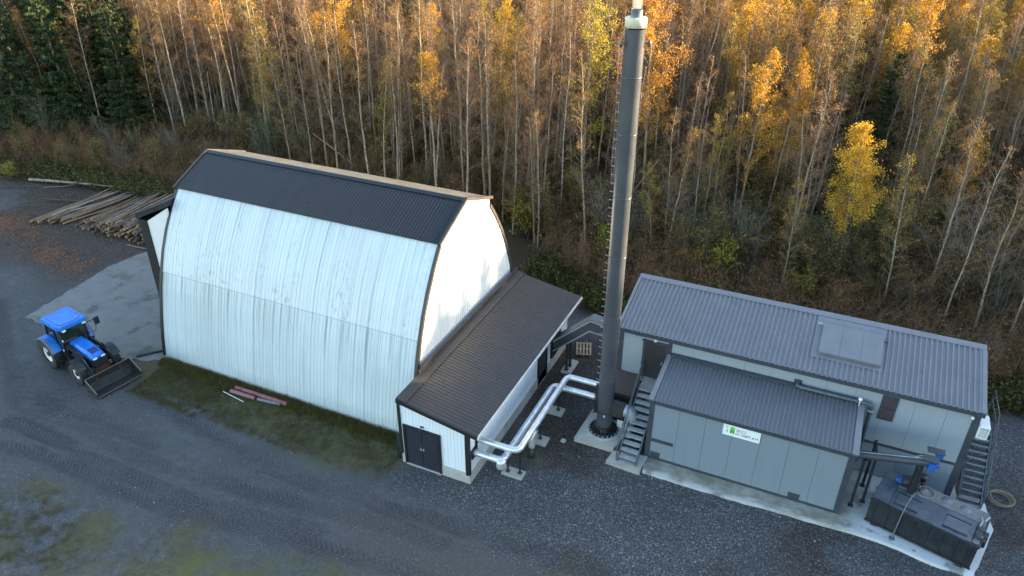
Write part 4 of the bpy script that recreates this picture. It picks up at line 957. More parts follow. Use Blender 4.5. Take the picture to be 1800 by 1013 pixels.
for s in (-1, 1):
    wheel(-1.25, s * .86, .83, .46, .45); wheel(1.25, s * .86, .60, .38, .30)
    la = MB()
    y = s * .52
    la.beam((-.1, y, 1.0), (.2, y, 1.62), .14, .2); la.beam((.15, y, 1.62), (1.35, y * 1.12, 1.42), .10, .2); la.beam((1.3, y * 1.12, 1.47), (2.38, y * 1.18, .45), .10, .18)
    la.tube([(.3, y, 1.15), (1.2, y * 1.12, 1.2)], .045, 8); la.tube([(1.3, y * 1.14, 1.6), (2.3, y * 1.18, .78)], .04, 8)
    arm = la.build('loader_arm', M['tractor_black'], tr, (0, 0, 0), .01)
    MB().tube([(.35, y, 1.16), (.7, y * 1.05, 1.18)], .028, 8).tube([(1.6, y * 1.15, 1.37), (2.0, y * 1.16, 1.03)], .026, 8).build('piston_rod', M['galv'], arm)
bk = MB(); BW = 1.16
pr = [(2.42, .80), (2.36, .45), (2.42, .18), (2.62, .07), (3.28, .12)]
v = []; f = []
for (x, z) in pr:
    for y in (-BW, BW): v.append((x, y, z))
for (x, z) in pr:
    for y in (-BW, BW): v.append((x - (.035 if x < 2.5 else 0), y, z - (.0 if x < 2.5 else .035)))
n = len(pr)
for i in range(n - 1):
    f += [(2 * i, 2 * i + 1, 2 * i + 3, 2 * i + 2), (2 * n + 2 * i, 2 * n + 2 * i + 2, 2 * n + 2 * i + 3, 2 * n + 2 * i + 1)]
bk.add(v, f)
for y in (-BW, BW): bk.prism([(2.40, .80), (2.36, .45), (2.42, .16), (2.62, .05), (3.28, .10), (3.24, .30)], y - .018, y + .018, 'y')
bko = bk.build('bucket', M['bucket'], tr)
MB().beam((3.29, -BW, .12), (3.29, BW, .12), .03, .03).beam((2.41, -BW, .81), (2.41, BW, .81), .035, .03).beam((2.41, -BW, .81), (3.25, -BW, .31), .04, .025).beam((2.41, BW, .81), (3.25, BW, .31), .04, .025).build('bucket_edge', M['bucket_edge'], bko)
MB().tube([(.05, .68, 2.35), (.25, 1.05, 2.42)], .022, 8).tube([(.05, .68, 1.7), (.22, .95, 1.75), (.25, 1.05, 2.2)], .015, 6).box(.2, .28, 1.0, 1.24, 2.1, 2.5).build('mirror', M['tractor_black'], tr)
MB().tube([(.35, .36, 1.6), (.35, .40, 2.15)], .045, 10).build('exhaust', M['tractor_black'], tr)
MB().box(-.55, -.2, -.95, -.66, .45, .5).box(-.55, -.2, -.92, -.66, .75, .79).box(-.58, -.55, -.95, -.66, .45, 1.05).build('cab_step', M['tractor_black'], tr)
MB().box(1.82, 1.9, -.35, .35, .55, .8).box(1.75, 1.82, -.45, .45, .5, .62).build('front_weight', M['rust'], tr)
MB().box(-1.0, -.5, -.3, .3, 1.14, 1.5).box(-1.05, -.9, -.3, .3, 1.5, 2.0).build('driver_seat', M['tractor_black'], tr)
MB().box(.02, .05, -.66, -.6, 1.85, 1.95).box(-.12, -.02, -.70, -.645, 1.3, 1.36).build('side_light', M['lamp_glass'], tr)

# ------------------------------------------------------------------ timber
def mk_logbark(name, a, b):
    t = NT(name); p = t.obj(); oi = t.n('ShaderNodeObjectInfo').outputs['Random']
    n1 = t.noise(t.scale(p, (5, 1.2, 5)), 2, 5, .65); n2 = t.noise(p, 22, 3)
    c = t.mix(t.rng(n1, .35, .65), a, b); c = t.mix(t.rng(oi, .2, .9), c, (.075, .046, .036)); c = t.mix(t.rng(n2, .55, .75, 0, .6), c, (.03, .022, .018))
    t.bump(n2, .4, .01); return t.fin(c, .85)
M['log_bark'] = mk_logbark('log_bark', (.15, .090, .050), (.28, .175, .095))
M['log_birch'] = mk_logbark('birch_log_bark', (.34, .31, .26), (.18, .13, .09))
M['log_end'] = mk_logbark('log_end_wood', (.40, .29, .16), (.26, .17, .09))
def log_mesh(L, r0, r1, mat, seed):
    q = random.Random(seed); n = 8; v = []; f = []
    K = 5
    for i in range(K):
        s = i / (K - 1); cx, cz_ = q.uniform(-.03, .03), q.uniform(-.03, .03)
        for k in range(n):
            a = 2 * math.pi * k / n; r = (r0 + (r1 - r0) * s) * q.uniform(.94, 1.06); v.append((cx + r * math.cos(a), L * s, cz_ + r * math.sin(a)))
    for i in range(K - 1):
        for k in range(n): f.append((i * n + k, i * n + (k + 1) % n, (i + 1) * n + (k + 1) % n, (i + 1) * n + k))
    m = MB(); m.add(v, f, 0, True); m.add(v[:n], [tuple(range(n))[::-1]], 1); m.add(v[-n:], [tuple(range(n))], 1)
    return m.mesh('log', [mat, M['log_end']])
logs = [log_mesh(5.0 + .35 * i, .082 + .008 * (i % 4), .05 + .005 * (i % 3), M['log_birch'] if i == 5 else M['log_bark'], i) for i in range(7)]
lab1 = 'rough round log in the big timber stack beside the white hall'
for x in np.arange(-50.9, -42.6, .18):
    hmax = float(np.interp(x, [-51, -49.8, -47.5, -45, -42.6], [.2, .5, .8, 1.05, 1.15])); layer = 0; z = .085
    while z < hmax:
        if rnd.random() < .94:
            o = link('log', rnd.choice(logs)); o.location = (x + (.11 if layer % 2 else 0) + rnd.uniform(-.08, .08), 32.6 + rnd.uniform(-.7, .5) + z * .5, z + rnd.uniform(-.02, .03))
            o.rotation_euler = (R(rnd.uniform(-.8, 1.2)), R(rnd.uniform(0, 360)), R(rnd.gauss(-3, 6.5))); tag(o, lab1, 'log', 'logs in the big timber stack')
        z += .17; layer += 1
lab2 = 'pale log in the small timber stack on the bark littered ground'
for i in range(30):
    o = link('log', logs[i % 7]); lay = i // 16
    o.location = (-54.4 + (i % 16) * .18 + rnd.uniform(-.06, .06) + lay * .2, 31.4 + rnd.uniform(-.4, .8) + .07 * (i % 16), .09 + lay * .17)
    o.rotation_euler = (R(rnd.uniform(-.5, .8)), R(rnd.uniform(0, 360)), R(rnd.gauss(-3, 6))); tag(o, lab2, 'log', 'logs in the small timber stack')
pole = log_mesh(9.0, .14, .07, M['log_birch'], 77); thin = log_mesh(4.5, .07, .04, M['log_bark'], 78)
for (x, y, z, rz, me, s, lab) in ((-68.5, 35.8, .18, -72, log_mesh(9.0, .11, .06, M['log_bark'], 79), 1., 'long brown trunk lying left of the timber stacks'), (-62.2, 36.9, .2, -80, pole, .95, 'long trunk lying along the foot of the forest edge'), (-57.2, 37.0, .5, -20, thin, 1.1, 'thin trunk sticking up out of the brush behind the logs'), (-57.4, 34.6, .18, -76, thin, 1.0, 'thin pole pointing at the small timber stack'), (-63.2, 34.8, .12, -66, thin, .8, 'short pale pole beside the long trunk'), (-52.8, 33.6, .35, -18, pole, .6, 'white birch trunk lying across the small timber stack'), (-59.6, 36.2, .15, -50, thin, .6, 'short thin stick on the bark litter'), (-44.6, 31.6, .1, -86, thin, .75, 'pale stick on the ground in front of the big timber stack'), (-58.2, 32.9, .08, -60, thin, .3, 'short broken stick on the dark yard')):
    o = link('trunk_pole', me); o.location = (x, y, z); o.rotation_euler = (R(2 if z < .4 else 9), R(rnd.uniform(0, 360)), R(rz)); o.scale = (s, s, s); tag(o, lab, 'log')
#FOREST
# ------------------------------------------------------------------ forest
def leaf_mat(name, c1, c2, c3, trans=.35, tint=.5, rough=.65):
    t = NT(name); isl = t.n('ShaderNodeNewGeometry').outputs['Random Per Island']; oi = t.n('ShaderNodeObjectInfo').outputs['Random']
    c = t.ramp(isl, [(0, c1), (.5, c2), (1, c3)])
    hs = t.n('ShaderNodeHueSaturation'); t.set(hs.inputs['Hue'], t.rng(oi, 0, 1, .5 - .03 * tint, .5 + .03 * tint)); t.set(hs.inputs['Value'], t.rng(oi, 0, 1, 1 - .3 * tint, 1 + .3 * tint)); t.set(hs.inputs['Color'], c)
    c = hs.outputs[0]
    t.fin(c, rough, 0, .25)
    tr_ = t.n('ShaderNodeBsdfTranslucent'); t.set(tr_.inputs[0], c); mx = t.n('ShaderNodeMixShader'); mx.inputs[0].default_value = trans
    t.t.links.new(t.b.outputs[0], mx.inputs[1]); t.t.links.new(tr_.outputs[0], mx.inputs[2]); t.t.links.new(mx.outputs[0], t.out.inputs['Surface'])
    return t.m
def bark_mat(name, a, b, mark=True):
    t = NT(name); p = t.obj(); oi = t.n('ShaderNodeObjectInfo').outputs['Random']
    n1 = t.noise(t.scale(p, (3, 3, .8)), 1.5, 4); mk = t.noise(t.scale(p, (3, 3, 9)), 1.2, 3, .6)
    c = t.mix(t.rng(n1, .35, .7), a, b); c = t.mix(t.math('MULTIPLY', oi, .6), c, tuple(q * .55 for q in b))
    if mark: c = t.mix(t.rng(mk, .57, .66, 0, .85), c, (.030, .026, .022))
    return t.fin(c, .8)
MB_ = dict(birch=bark_mat('birch_bark', (.47, .38, .27), (.27, .185, .12)), brown=bark_mat('brown_bark', (.10, .075, .055), (.055, .042, .034), False),
           grey=bark_mat('grey_bark', (.23, .205, .165), (.13, .115, .09), False), twig=bark_mat('rust_twigs', (.26, .145, .078), (.17, .092, .052), False))
ML = dict(rust=leaf_mat('rust_leaves', (.21, .085, .028), (.32, .14, .040), (.42, .22, .060), .45),
          brown=leaf_mat('brown_leaves', (.17, .100, .036), (.26, .155, .050), (.36, .23, .068), .45),
          gold=leaf_mat('golden_leaves', (.46, .24, .02), (.62, .37, .03), (.74, .52, .06), .45, .35),
          orange=leaf_mat('orange_leaves', (.33, .13, .018), (.46, .21, .022), (.55, .32, .04), .4, .35),
          lime=leaf_mat('yellow_green_leaves', (.17, .17, .022), (.32, .29, .035), (.48, .42, .05), .4, .3),
          olive=leaf_mat('olive_leaves', (.050, .056, .020), (.100, .100, .034), (.18, .165, .050)),
          sage=leaf_mat('grey_green_leaves', (.080, .086, .046), (.14, .142, .070), (.20, .195, .095), .25),
          needle=leaf_mat('spruce_needles', (.018, .032, .012), (.034, .056, .018), (.060, .088, .024), .1, .6),
          dry=leaf_mat('dry_grass', (.040, .031, .016), (.080, .059, .028), (.14, .104, .046), .2),
          weed=leaf_mat('yellow_green_weeds', (.050, .050, .018), (.10, .094, .028), (.20, .175, .042), .3))

class TB:
    def __init__(s): s.V = []; s.F = []; s.Mi = []; s.n = 0; s.sm = []
    def put(s, v, f, mi, sm=False):
        v = np.asarray(v, np.float32).reshape(-1, 3); f = np.asarray(f, np.int32) + s.n
        s.V.append(v); s.F.append(f); s.Mi.append(np.full(len(f), mi, np.int32)); s.sm.append(np.full(len(f), sm)); s.n += len(v)
    def tube(s, pts, rad, n, mi, sm=True):
        pts = np.asarray(pts, float); K = len(pts); d = np.gradient(pts, axis=0); d /= np.linalg.norm(d, axis=1)[:, None] + 1e-9
        u = np.where(np.abs(d[:, 2:3]) < .9, np.array([[0, 0, 1.]]), np.array([[1., 0, 0]])); q = np.cross(d, u); q /= np.linalg.norm(q, axis=1)[:, None] + 1e-9; u = np.cross(q, d)
        a = np.arange(n) * 2 * np.pi / n
        v = pts[:, None, :] + (q[:, None, :] * np.cos(a)[None, :, None] + u[:, None, :] * np.sin(a)[None, :, None]) * np.asarray(rad)[:, None, None]
        i = np.arange(K - 1)[:, None] * n; k = np.arange(n)[None, :]; k2 = (k + 1) % n
        f = np.stack([i + k, i + k2, i + n + k2, i + n + k], -1).reshape(-1, 4); s.put(v, f, mi, sm)
    def leaves(s, c, size, rg, mi, asp=.7, up=0.):
        c = np.asarray(c); N = len(c)
        if N == 0: return
        a = rg.normal(size=(N, 3)); a /= np.linalg.norm(a, axis=1)[:, None]; b = rg.normal(size=(N, 3)); b[:, 2] += up; b -= a * (a * b).sum(1)[:, None]; b /= np.linalg.norm(b, axis=1)[:, None]
        sz = size * rg.uniform(.6, 1.25, (N, 1)); a = a * sz * .5; b = b * sz * .5 * asp
        v = np.stack([c - a, c + b, c + a, c - b], 1); f = np.arange(N * 4).reshape(N, 4); s.put(v, f, mi)
    def ribbons(s, p0, p1, w, rg, mi):
        d = p1 - p0; r = np.cross(d, rg.normal(size=d.shape)); r /= np.linalg.norm(r, axis=1)[:, None] + 1e-9; r = r * np.asarray(w).reshape(-1, 1) * .5
        v = np.stack([p0 - r, p0 + r, p1 + r * .3, p1 - r * .3], 1); s.put(v, np.arange(len(p0) * 4).reshape(-1, 4), mi)
    def mesh(s, name, mats):
        V = np.concatenate(s.V); F = np.concatenate(s.F); me = bpy.data.meshes.new(name)
        me.vertices.add(len(V)); me.vertices.foreach_set('co', V.ravel()); me.loops.add(F.size); me.loops.foreach_set('vertex_index', F.ravel().astype(np.int32))
        me.polygons.add(len(F)); me.polygons.foreach_set('loop_start', np.arange(0, F.size, 4, dtype=np.int32)); me.polygons.foreach_set('material_index', np.concatenate(s.Mi)); me.polygons.foreach_set('use_smooth', np.concatenate(s.sm))
        for m in mats: me.materials.append(m)
        me.update(calc_edges=True); return me

def birch(seed, H, leafs, nleaf, lsize, crown0=.35, spread=1.0, rad=.11, bark='birch', twig='twig', density_top=1., nb=44, dead=False, cone=.14):
    """tapered trunk, ascending branches, twigs, leaf sized faces; returns (trunk mesh, crown mesh)"""
    rg = np.random.default_rng(seed); K = 14; h = np.linspace(0, 1, K)
    wob = np.cumsum(rg.normal(0, .07, (K, 2)), 0) * np.linspace(0, 1, K)[:, None] + rg.normal(0, .35, (1, 2)) * (h ** 1.5)[:, None]
    tp = np.column_stack([wob * H / 14, h * H]); tp[0, 2] = -.25
    tb = TB(); tb.tube(tp, rad * (1 - h) ** .8 + .012, 7, 0); trunk = tb.mesh('trunk', [MB_[bark]])
    cb = TB(); P = []; 
    for i in range(nb):
        s = crown0 + (1 - crown0) * ((i + rg.random()) / nb) ** .9; s = min(s, .985)
        base = np.array([np.interp(s, h, tp[:, j]) for j in range(3)])
        rel = (s - crown0) / (1 - crown0); prof_ = (np.sin(np.pi * np.clip(rel * (1 - cone) + cone, 0, 1)) ** .8) * .9 + (.12 if cone < .2 else .05)
        L_ = spread * 2.0 * prof_ * rg.uniform(.6, 1.15) * H / 14; az = rg.uniform(0, 2 * np.pi); el = R(rg.uniform(38, 68))
        d = np.array([np.cos(az) * np.cos(el), np.sin(az) * np.cos(el), np.sin(el)])
        q = np.linspace(0, 1, 5); bp_ = base + d * L_ * q[:, None]; bp_[:, 2] -= .16 * L_ * q ** 2; bp_[:, :2] += rg.normal(0, .05, (5, 2)) * q[:, None] * L_
        cb.tube(bp_, (.020 * (1 - q) + .004) * (.7 + .5 * (1 - rel)), 3, 0)
        nt_ = int(7 * L_) + 2; ss = rg.uniform(.25, 1, nt_); p0 = np.stack([np.interp(ss, q, bp_[:, j]) for j in range(3)], 1)
        dd = rg.normal(size=(nt_, 3)) * .7 + d; dd /= np.linalg.norm(dd, axis=1)[:, None]; p1 = p0 + dd * (rg.uniform(.3, .8, (nt_, 1)) * L_ * .45)
        p1[:, 2] -= rg.uniform(0, .22, nt_); cb.ribbons(p0, p1, np.full(nt_, .016), rg, 1); P.append((p0, p1))
    p0 = np.concatenate([a for a, _ in P]); p1 = np.concatenate([b for _, b in P])
    # fine spray of side twigs
    k = rg.integers(0, len(p0), 900 if not dead else 120); s = rg.uniform(.2, 1, (len(k), 1)); c0 = p0[k] + (p1[k] - p0[k]) * s
    c1 = c0 + rg.normal(size=c0.shape) * np.array([.16, .16, .14]) + np.array([0, 0, .06]); cb.ribbons(c0, c1, np.full(len(k), .012), rg, 1)
    if nleaf:
        wgt = rg.random(len(p0)) ** .5 * (np.clip((p0[:, 2] / H - crown0) / (1 - crown0), 0, 1) ** density_top + .08); wgt /= wgt.sum()
        k = rg.choice(len(p0), nleaf, p=wgt); s = rg.uniform(.15, 1.1, (nleaf, 1)); c = p0[k] + (p1[k] - p0[k]) * s + rg.normal(0, .11, (nleaf, 3))
        cut = np.cumsum([0] + [int(nleaf * f_) for _, f_ in leafs]); cut[-1] = nleaf
        for j, (nm, _) in enumerate(leafs): cb.leaves(c[cut[j]:cut[j + 1]], lsize, rg, 2 + j)
    crown = cb.mesh('crown', [MB_[bark if bark != 'birch' else 'grey'], MB_[twig]] + [ML[nm] for nm, _ in leafs]); return trunk, crown

def bushy(seed, H, stems, leafs, nleaf, lsize, spread=.35, bark='grey', rad=.045):
    rg = np.random.default_rng(seed); tb = TB(); cb = TB(); P = []
    for i in range(stems):
        az = rg.uniform(0, 2 * np.pi); out = rg.uniform(.2, 1) * spread * H; hh = H * rg.uniform(.65, 1.0); q = np.linspace(0, 1, 7)
        b = rg.normal(0, .12, 2); p = np.column_stack([b[0] + np.cos(az) * out * q ** 1.5, b[1] + np.sin(az) * out * q ** 1.5, hh * q - .1 * (q == 0)]); p[:, :2] += np.cumsum(rg.normal(0, .05, (7, 2)), 0) * H / 6
        tb.tube(p, rad * rg.uniform(.6, 1.2) * (1 - q) ** .8 + .008, 5, 0)
        for j in range(int(5 + H * 2.2)):
            s = rg.uniform(.22, .97); base = np.array([np.interp(s, q, p[:, k]) for k in range(3)]); L_ = (1.15 - s) * H * .30 * rg.uniform(.5, 1.2); a2 = rg.uniform(0, 2 * np.pi); el = R(rg.uniform(25, 70))
            d = np.array([np.cos(a2) * np.cos(el), np.sin(a2) * np.cos(el), np.sin(el)]); qq = np.linspace(0, 1, 4); bp_ = base + d * L_ * qq[:, None]; bp_ += rg.normal(0, .04, (4, 3)) * qq[:, None]
            cb.tube(bp_, .013 * (1 - qq) + .004, 3, 0)
            n_ = int(4 + L_ * 6); ss = rg.uniform(.2, 1, n_); p0 = np.stack([np.interp(ss, qq, bp_[:, k]) for k in range(3)], 1); dd = rg.normal(size=(n_, 3)) * .8 + d; p1 = p0 + dd * rg.uniform(.1, .32, (n_, 1)); cb.ribbons(p0, p1, np.full(n_, .012), rg, 1); P.append((p0, p1))
    if nleaf:
        p0 = np.concatenate([a for a, _ in P]); p1 = np.concatenate([b for _, b in P]); wgt = p0[:, 2] ** 1.2 * rg.random(len(p0)); wgt /= wgt.sum(); k = rg.choice(len(p0), nleaf, p=wgt); c = p0[k] + (p1[k] - p0[k]) * rg.uniform(.1, 1.2, (nleaf, 1)) + rg.normal(0, .07, (nleaf, 3))
        cut = np.cumsum([0] + [int(nleaf * f_) for _, f_ in leafs]); cut[-1] = nleaf
        for j, (nm, _) in enumerate(leafs): cb.leaves(c[cut[j]:cut[j + 1]], lsize, rg, 2 + j)
    return tb.mesh('stems', [MB_[bark]]), cb.mesh('crown', [MB_[bark], MB_['twig' if bark != 'grey' else 'grey']] + [ML[nm] for nm, _ in leafs])

def spruce(seed, H, W):
    rg = np.random.default_rng(seed); q = np.linspace(0, 1, 8); tb = TB(); tb.tube(np.column_stack([0 * q, 0 * q, H * q - .2 * (q == 0)]), .17 * (1 - q) + .015, 7, 0); cb = TB(); C0 = []; C1 = []
    lv = int(H * 3.4)
    for i in range(lv):
        s = .05 + .94 * (i / lv); z = H * s + rg.normal(0, .12); Lm = W * (1 - s) ** .85 * rg.uniform(.75, 1.15) + .15; n = 6 if s < .8 else 5
        for k in range(n):
            az = rg.uniform(0, 2 * np.pi); L_ = Lm * rg.uniform(.65, 1.12); qq = np.linspace(0, 1, 5); drop = (.28 - .55 * s)
            p = np.column_stack([np.cos(az) * L_ * qq, np.sin(az) * L_ * qq, z - L_ * drop * qq + .18 * L_ * qq ** 2.5]); cb.tube(p, .02 * (1 - qq) + .005, 3, 0)
            m_ = int(10 + L_ * 22); ss = rg.uniform(.04, 1.02, m_); c0 = np.stack([np.interp(ss, qq, p[:, j]) for j in range(3)], 1); side = np.array([-np.sin(az), np.cos(az), 0.]); sg_ = rg.choice([-1, 1], m_)[:, None]
            out = side * sg_ * rg.uniform(.08, .30, (m_, 1)) * (1.2 - ss[:, None]) * min(1.3, L_) + np.array([np.cos(az), np.sin(az), 0]) * rg.uniform(.08, .25, (m_, 1)); out[:, 2] -= rg.uniform(-.02, .24, m_); C0.append(c0); C1.append(c0 + out)
    C0 = np.concatenate(C0); C1 = np.concatenate(C1); cb.ribbons(C0, C1, rg.uniform(.08, .15, len(C0)), rg, 1)
    return tb.mesh('trunk', [MB_['brown']]), cb.mesh('crown', [MB_['brown'], ML['needle']])

VAR = {}
VAR['bare'] = [birch(100 + i, 14.2 + .5 * (i % 3), [('rust', .6), ('brown', .4)], (600, 1100, 900, 1700, 400, 1300)[i], .08, .20 + .05 * (i % 3), .85 + .08 * (i % 4), .066 + .012 * (i % 3), nb=54) for i in range(6)]
VAR['half'] = [birch(130 + i, 13.8 + .6 * (i % 3), [('brown', .6), ('orange', .15), ('olive', .25)] if i % 2 else [('gold', .2), ('lime', .22), ('olive', .28), ('brown', .3)], 3000 + 500 * (i % 3), .095, .20 + .03 * (i % 2), .95, .075, nb=54) for i in range(4)]
VAR['gold'] = [birch(150 + i, 14., [('gold', .7), ('orange', .3)] if i % 2 == 0 else [('orange', .6), ('gold', .4)], 7600, .095, .30 + .05 * (i % 2), 1.3, .085, nb=60, cone=.32, density_top=.4) for i in range(4)]
VAR['bright'] = [birch(165, 11., [('gold', .8), ('orange', .2)], 14500, .09, .34, 1.6, .08, nb=84, cone=.36, density_top=.25)]
VAR['tip'] = [birch(170 + i, 14.5, [('orange', .6), ('gold', .4)], 2600, .11, .55, .9, .095, density_top=2.2) for i in range(2)]
VAR['lime'] = [birch(180 + i, 15.5, [('lime', .75), ('gold', .25)], 5600, .115, .26, 1.25, .12, nb=60, density_top=.5, cone=.3) for i in range(2)]
VAR['spruce'] = [spruce(200 + i, 14. - i, 3.0 - .3 * i) for i in range(3)]
VAR['grey'] = [bushy(220 + i, 7., 7 + 2 * i, [('brown', 1)], 120, .08, .34, 'grey', .036) for i in range(3)]
VAR['sage'] = [bushy(230 + i, 5.2, 8, [('sage', .65), ('olive', .35)], 2400, .10, .30, 'grey') for i in range(3)]
VAR['oliveb'] = [bushy(240 + i, 5.0, 8, [('olive', .6), ('lime', .1), ('brown', .3)], 2000, .095, .28, 'brown') for i in range(3)]
VAR['rustb'] = [bushy(250 + i, 4.2, 9, [('rust', .7), ('orange', .3)], 900, .085, .26, 'brown', .04) for i in range(2)]
VAR['limeb'] = [bushy(260 + i, 2.2, 9, [('lime', .7), ('weed', .3)], 2200, .09, .42, 'brown', .025) for i in range(2)]
VAR['brush'] = [bushy(270 + i, 5.0, 5 + i, [('brown', .5), ('rust', .3), ('olive', .2)], 700 + 300 * i, .085, .22, 'brown', .035) for i in range(3)]
HGT = dict(bright=11., brush=5., bare=14.6, half=14.4, gold=14, tip=14.5, lime=15.5, spruce=13, grey=7, sage=5.2, oliveb=5, rustb=4.2, limeb=2.2)
NAME = dict(bright='golden_birch', brush='young_tree', bare='birch_tree', half='birch_tree', gold='golden_birch', tip='golden_birch', lime='birch_tree', spruce='spruce_tree', grey='bare_shrub', sage='willow_bush', oliveb='willow_bush', rustb='rowan_bush', limeb='leafy_bush')
SRC = {}
def gz(x, y): return float(sstep(60, 160, np.array(y))) * 3.5
def tree(kind, v, x, y, h, rz, label, group=None, cat='tree'):
    tm, cm_ = VAR[kind][v % len(VAR[kind])]; s = h / HGT[kind]
    e = empty(NAME[kind], label, cat, (x, y, gz(x, y)), rz, group); e.rotation_euler[0] = R(rnd.gauss(0, 2.2)) if h > 7 else 0; e.rotation_euler[1] = R(rnd.gauss(0, 2.2)) if h > 7 else 0; e.scale = (s ** .8, s ** .8, s)
    a = link('trunk' if kind not in ('grey', 'sage', 'oliveb', 'rustb', 'limeb', 'brush') else 'stem', tm, e); b = link('crown', cm_, e)
    SRC.setdefault((kind, v % len(VAR[kind])), (a, b)); return e

# trees that stand out
special = [
 ('bright', 0, 1.45, 44.9, 10.9, 'bright yellow birch on thin pale stems behind the boiler building roof'),
 ('gold', 1, -12.5, 50.3, 17.2, 'tall dense orange birch immediately right of the chimney top'),
 ('lime', 0, -17.6, 51.2, 16.6, 'tall yellow-green birch left of the chimney with a long white trunk'),
 ('tip', 0, -51.1, 51.0, 15.0, 'leaning white birch with yellow top right of the dark spruces'),
 ('tip', 1, -45.6, 55.7, 11.9, 'smaller birch with an orange tip left of the tall golden one'),
 ('gold', 2, -43.1, 55.9, 15.4, 'tall golden birch above the left half of the hall roof'),
 ('oliveb', 0, -43.9, 63.3, 8.8, 'broad bush with yellow top in the forest above the hall roof'),
 ('spruce', 2, -47.4, 63.9, 7.4, 'small bright green young spruce beside the broad yellow topped bush'),
 ('gold', 3, -5.6, 49.9, 13.6, 'tallest golden birch of the clump right of the orange birch'),
 ('gold', 1, -4.0, 51.5, 12.4, 'golden birch on the right of the clump behind the boiler roof'),
 ('half', 1, -3.2, 54.0, 11.4, 'brown-gold birch behind the golden clump'),
 ('half', 3, -7.1, 48.7, 11.5, 'brown-gold birch on the left of the golden clump'),
 ('grey', 0, -57.6, 49.0, 8.8, 'silvery bare shrub with many stems right of the spruces'),
 ('grey', 1, -4.9, 44.9, 6.6, 'bare grey shrub just behind the left end of the boiler roof'),
 ('grey', 2, 7.8, 45.6, 8.6, 'tallest bare grey shrub behind the right end of the boiler roof'),
 ('grey', 0, 9.8, 43.6, 6.2, 'bare grey shrub growing beside the two boulders'),
 ('rustb', 0, 8.6, 54.5, 5.0, 'rust topped rowan bush behind the bare grey shrubs at right'),
 ('gold', 2, 4.5, 92, 14, 'small golden birch far back in the forest near the top right'),
 ('spruce', 0, -69.5, 42.5, 16.5, 'tall dark spruce at the left edge with the farthest left crown'),
 ('spruce', 1, -65.2, 44.8, 15.0, 'tall dark spruce second from the left edge'),
 ('spruce', 0, -64.2, 48.2, 14.0, 'tall dark spruce nearest the silvery bare shrub'),
 ('spruce', 2, -70, 47.8, 14.0, 'dark spruce standing behind the two leftmost spruces'),
 ('spruce', 1, -64.6, 51.5, 15.0, 'dark spruce standing behind the gap of the front spruces'),
 ('sage', 0, -54.4, 50.2, 4.8, 'grey-green bush at the foot of the leaning white birch'),
 ('sage', 1, -48.6, 51.4, 5.8, 'grey-green bush behind the left end of the hall roof'),
 ('sage', 2, -44.7, 51.7, 5.8, 'grey-green bush under the orange tipped birch'),
 ('oliveb', 1, -35.6, 52.0, 7.6, 'tall olive bush behind the middle of the hall ridge'),
 ('sage', 1, -66.9, 42.6, 5.8, 'small grey-green tree in front of the dark spruces'),
 ('oliveb', 2, -39.6, 52.3, 6.4, 'olive brown bush behind the left middle of the hall ridge'),
 ('oliveb', 0, -31.4, 50.6, 5.6, 'olive brown bush behind the right half of the hall ridge'),
 ('limeb', 0, -6.5, 43.6, 2.4, 'rounded yellow-green bush behind the chimney and the roof corner'),
 ('limeb', 1, -63.6, 36.4, 1.7, 'bright yellow-green bush at the left edge above the trunks'),
 ('bare', 1, -18.3, 43.5, 9.4, 'left one of the pair of white stems left of the chimney'),
 ('bare', 3, -17.9, 43.1, 10.4, 'right one of the pair of white stems left of the chimney'),
 ('bare', 0, -12.7, 48.0, 12.5, 'bare white birch just left of the orange birch trunk'),
 ('grey', 1, -13.6, 44.6, 6.5, 'bare grey shrub left of the chimney above the annex roof'),
 ('grey', 2, -8.6, 46.3, 6.8, 'bare grey shrub right of the chimney in the clearing'),
 ('half', 2, -9.9, 43.4, 7.2, 'slim yellowish young birch right of the chimney at mid height'),
]
taken = []
for i, (k, v, x, y, h, lab) in enumerate(special):
    tree(k, v, x, y, h, rnd.uniform(0, 6.28), lab, None, 'bush' if k in ('sage', 'oliveb', 'rustb', 'limeb', 'grey') else 'tree'); taken.append((x, y))

F_ = 26.233 / 36; cyaw, cp_ = R(24.75), R(30.08)
def in_view(x, y, h):
    """does a tree standing there reach into the camera's field of view"""
    d = np.array([x, y]); fw = np.array([-math.sin(cyaw), math.cos(cyaw)]); rt = np.array([math.cos(cyaw), math.sin(cyaw)])
    for z in (0., h * .5, h * .95):
        a, b, c = d @ fw, d @ rt, z - 24; zc = a * math.cos(cp_) - c * math.sin(cp_); yc = a * math.sin(cp_) + c * math.cos(cp_)
        if zc > 1 and abs(b / zc) * F_ < .54 and -.30 < yc / zc * F_ < .30: return True
    return False
pts = []
rq = random.Random(5)
grid = {}
def free(x, y, r):
    gx, gy = int(x // 2), int(y // 2)
    for a in range(gx - 1, gx + 2):
        for b in range(gy - 1, gy + 2):
            for (p, q) in grid.get((a, b), ()):
                if (p - x) ** 2 + (q - y) ** 2 < r * r: return False
    return True
def occ(x, y): grid.setdefault((int(x // 2), int(y // 2)), []).append((x, y))
for (x, y) in taken: occ(x, y)
show = [(x, y) for (k, v, x, y, h, lab) in special if k in ('gold', 'lime', 'tip', 'bright')]
sunv = (math.cos(R(SUN_AZ)), math.sin(R(SUN_AZ)))
def blocks(x, y):
    for i, (px, py) in enumerate(show):
        dx, dy = x - px, y - py; l = math.hypot(px, py); ux, uy = -px / l, -py / l
        a = dx * ux + dy * uy
        if (-14 if i == 0 else 0) < a < 9 and abs(dx * uy - dy * ux) < (2.1 if i == 0 else 1.5): return True
        a = dx * sunv[0] + dy * sunv[1]
        if 0 < a < (26 if i == 0 else 9) and abs(dx * sunv[1] - dy * sunv[0]) < (2.6 if i == 0 else 1.6): return True
    return False
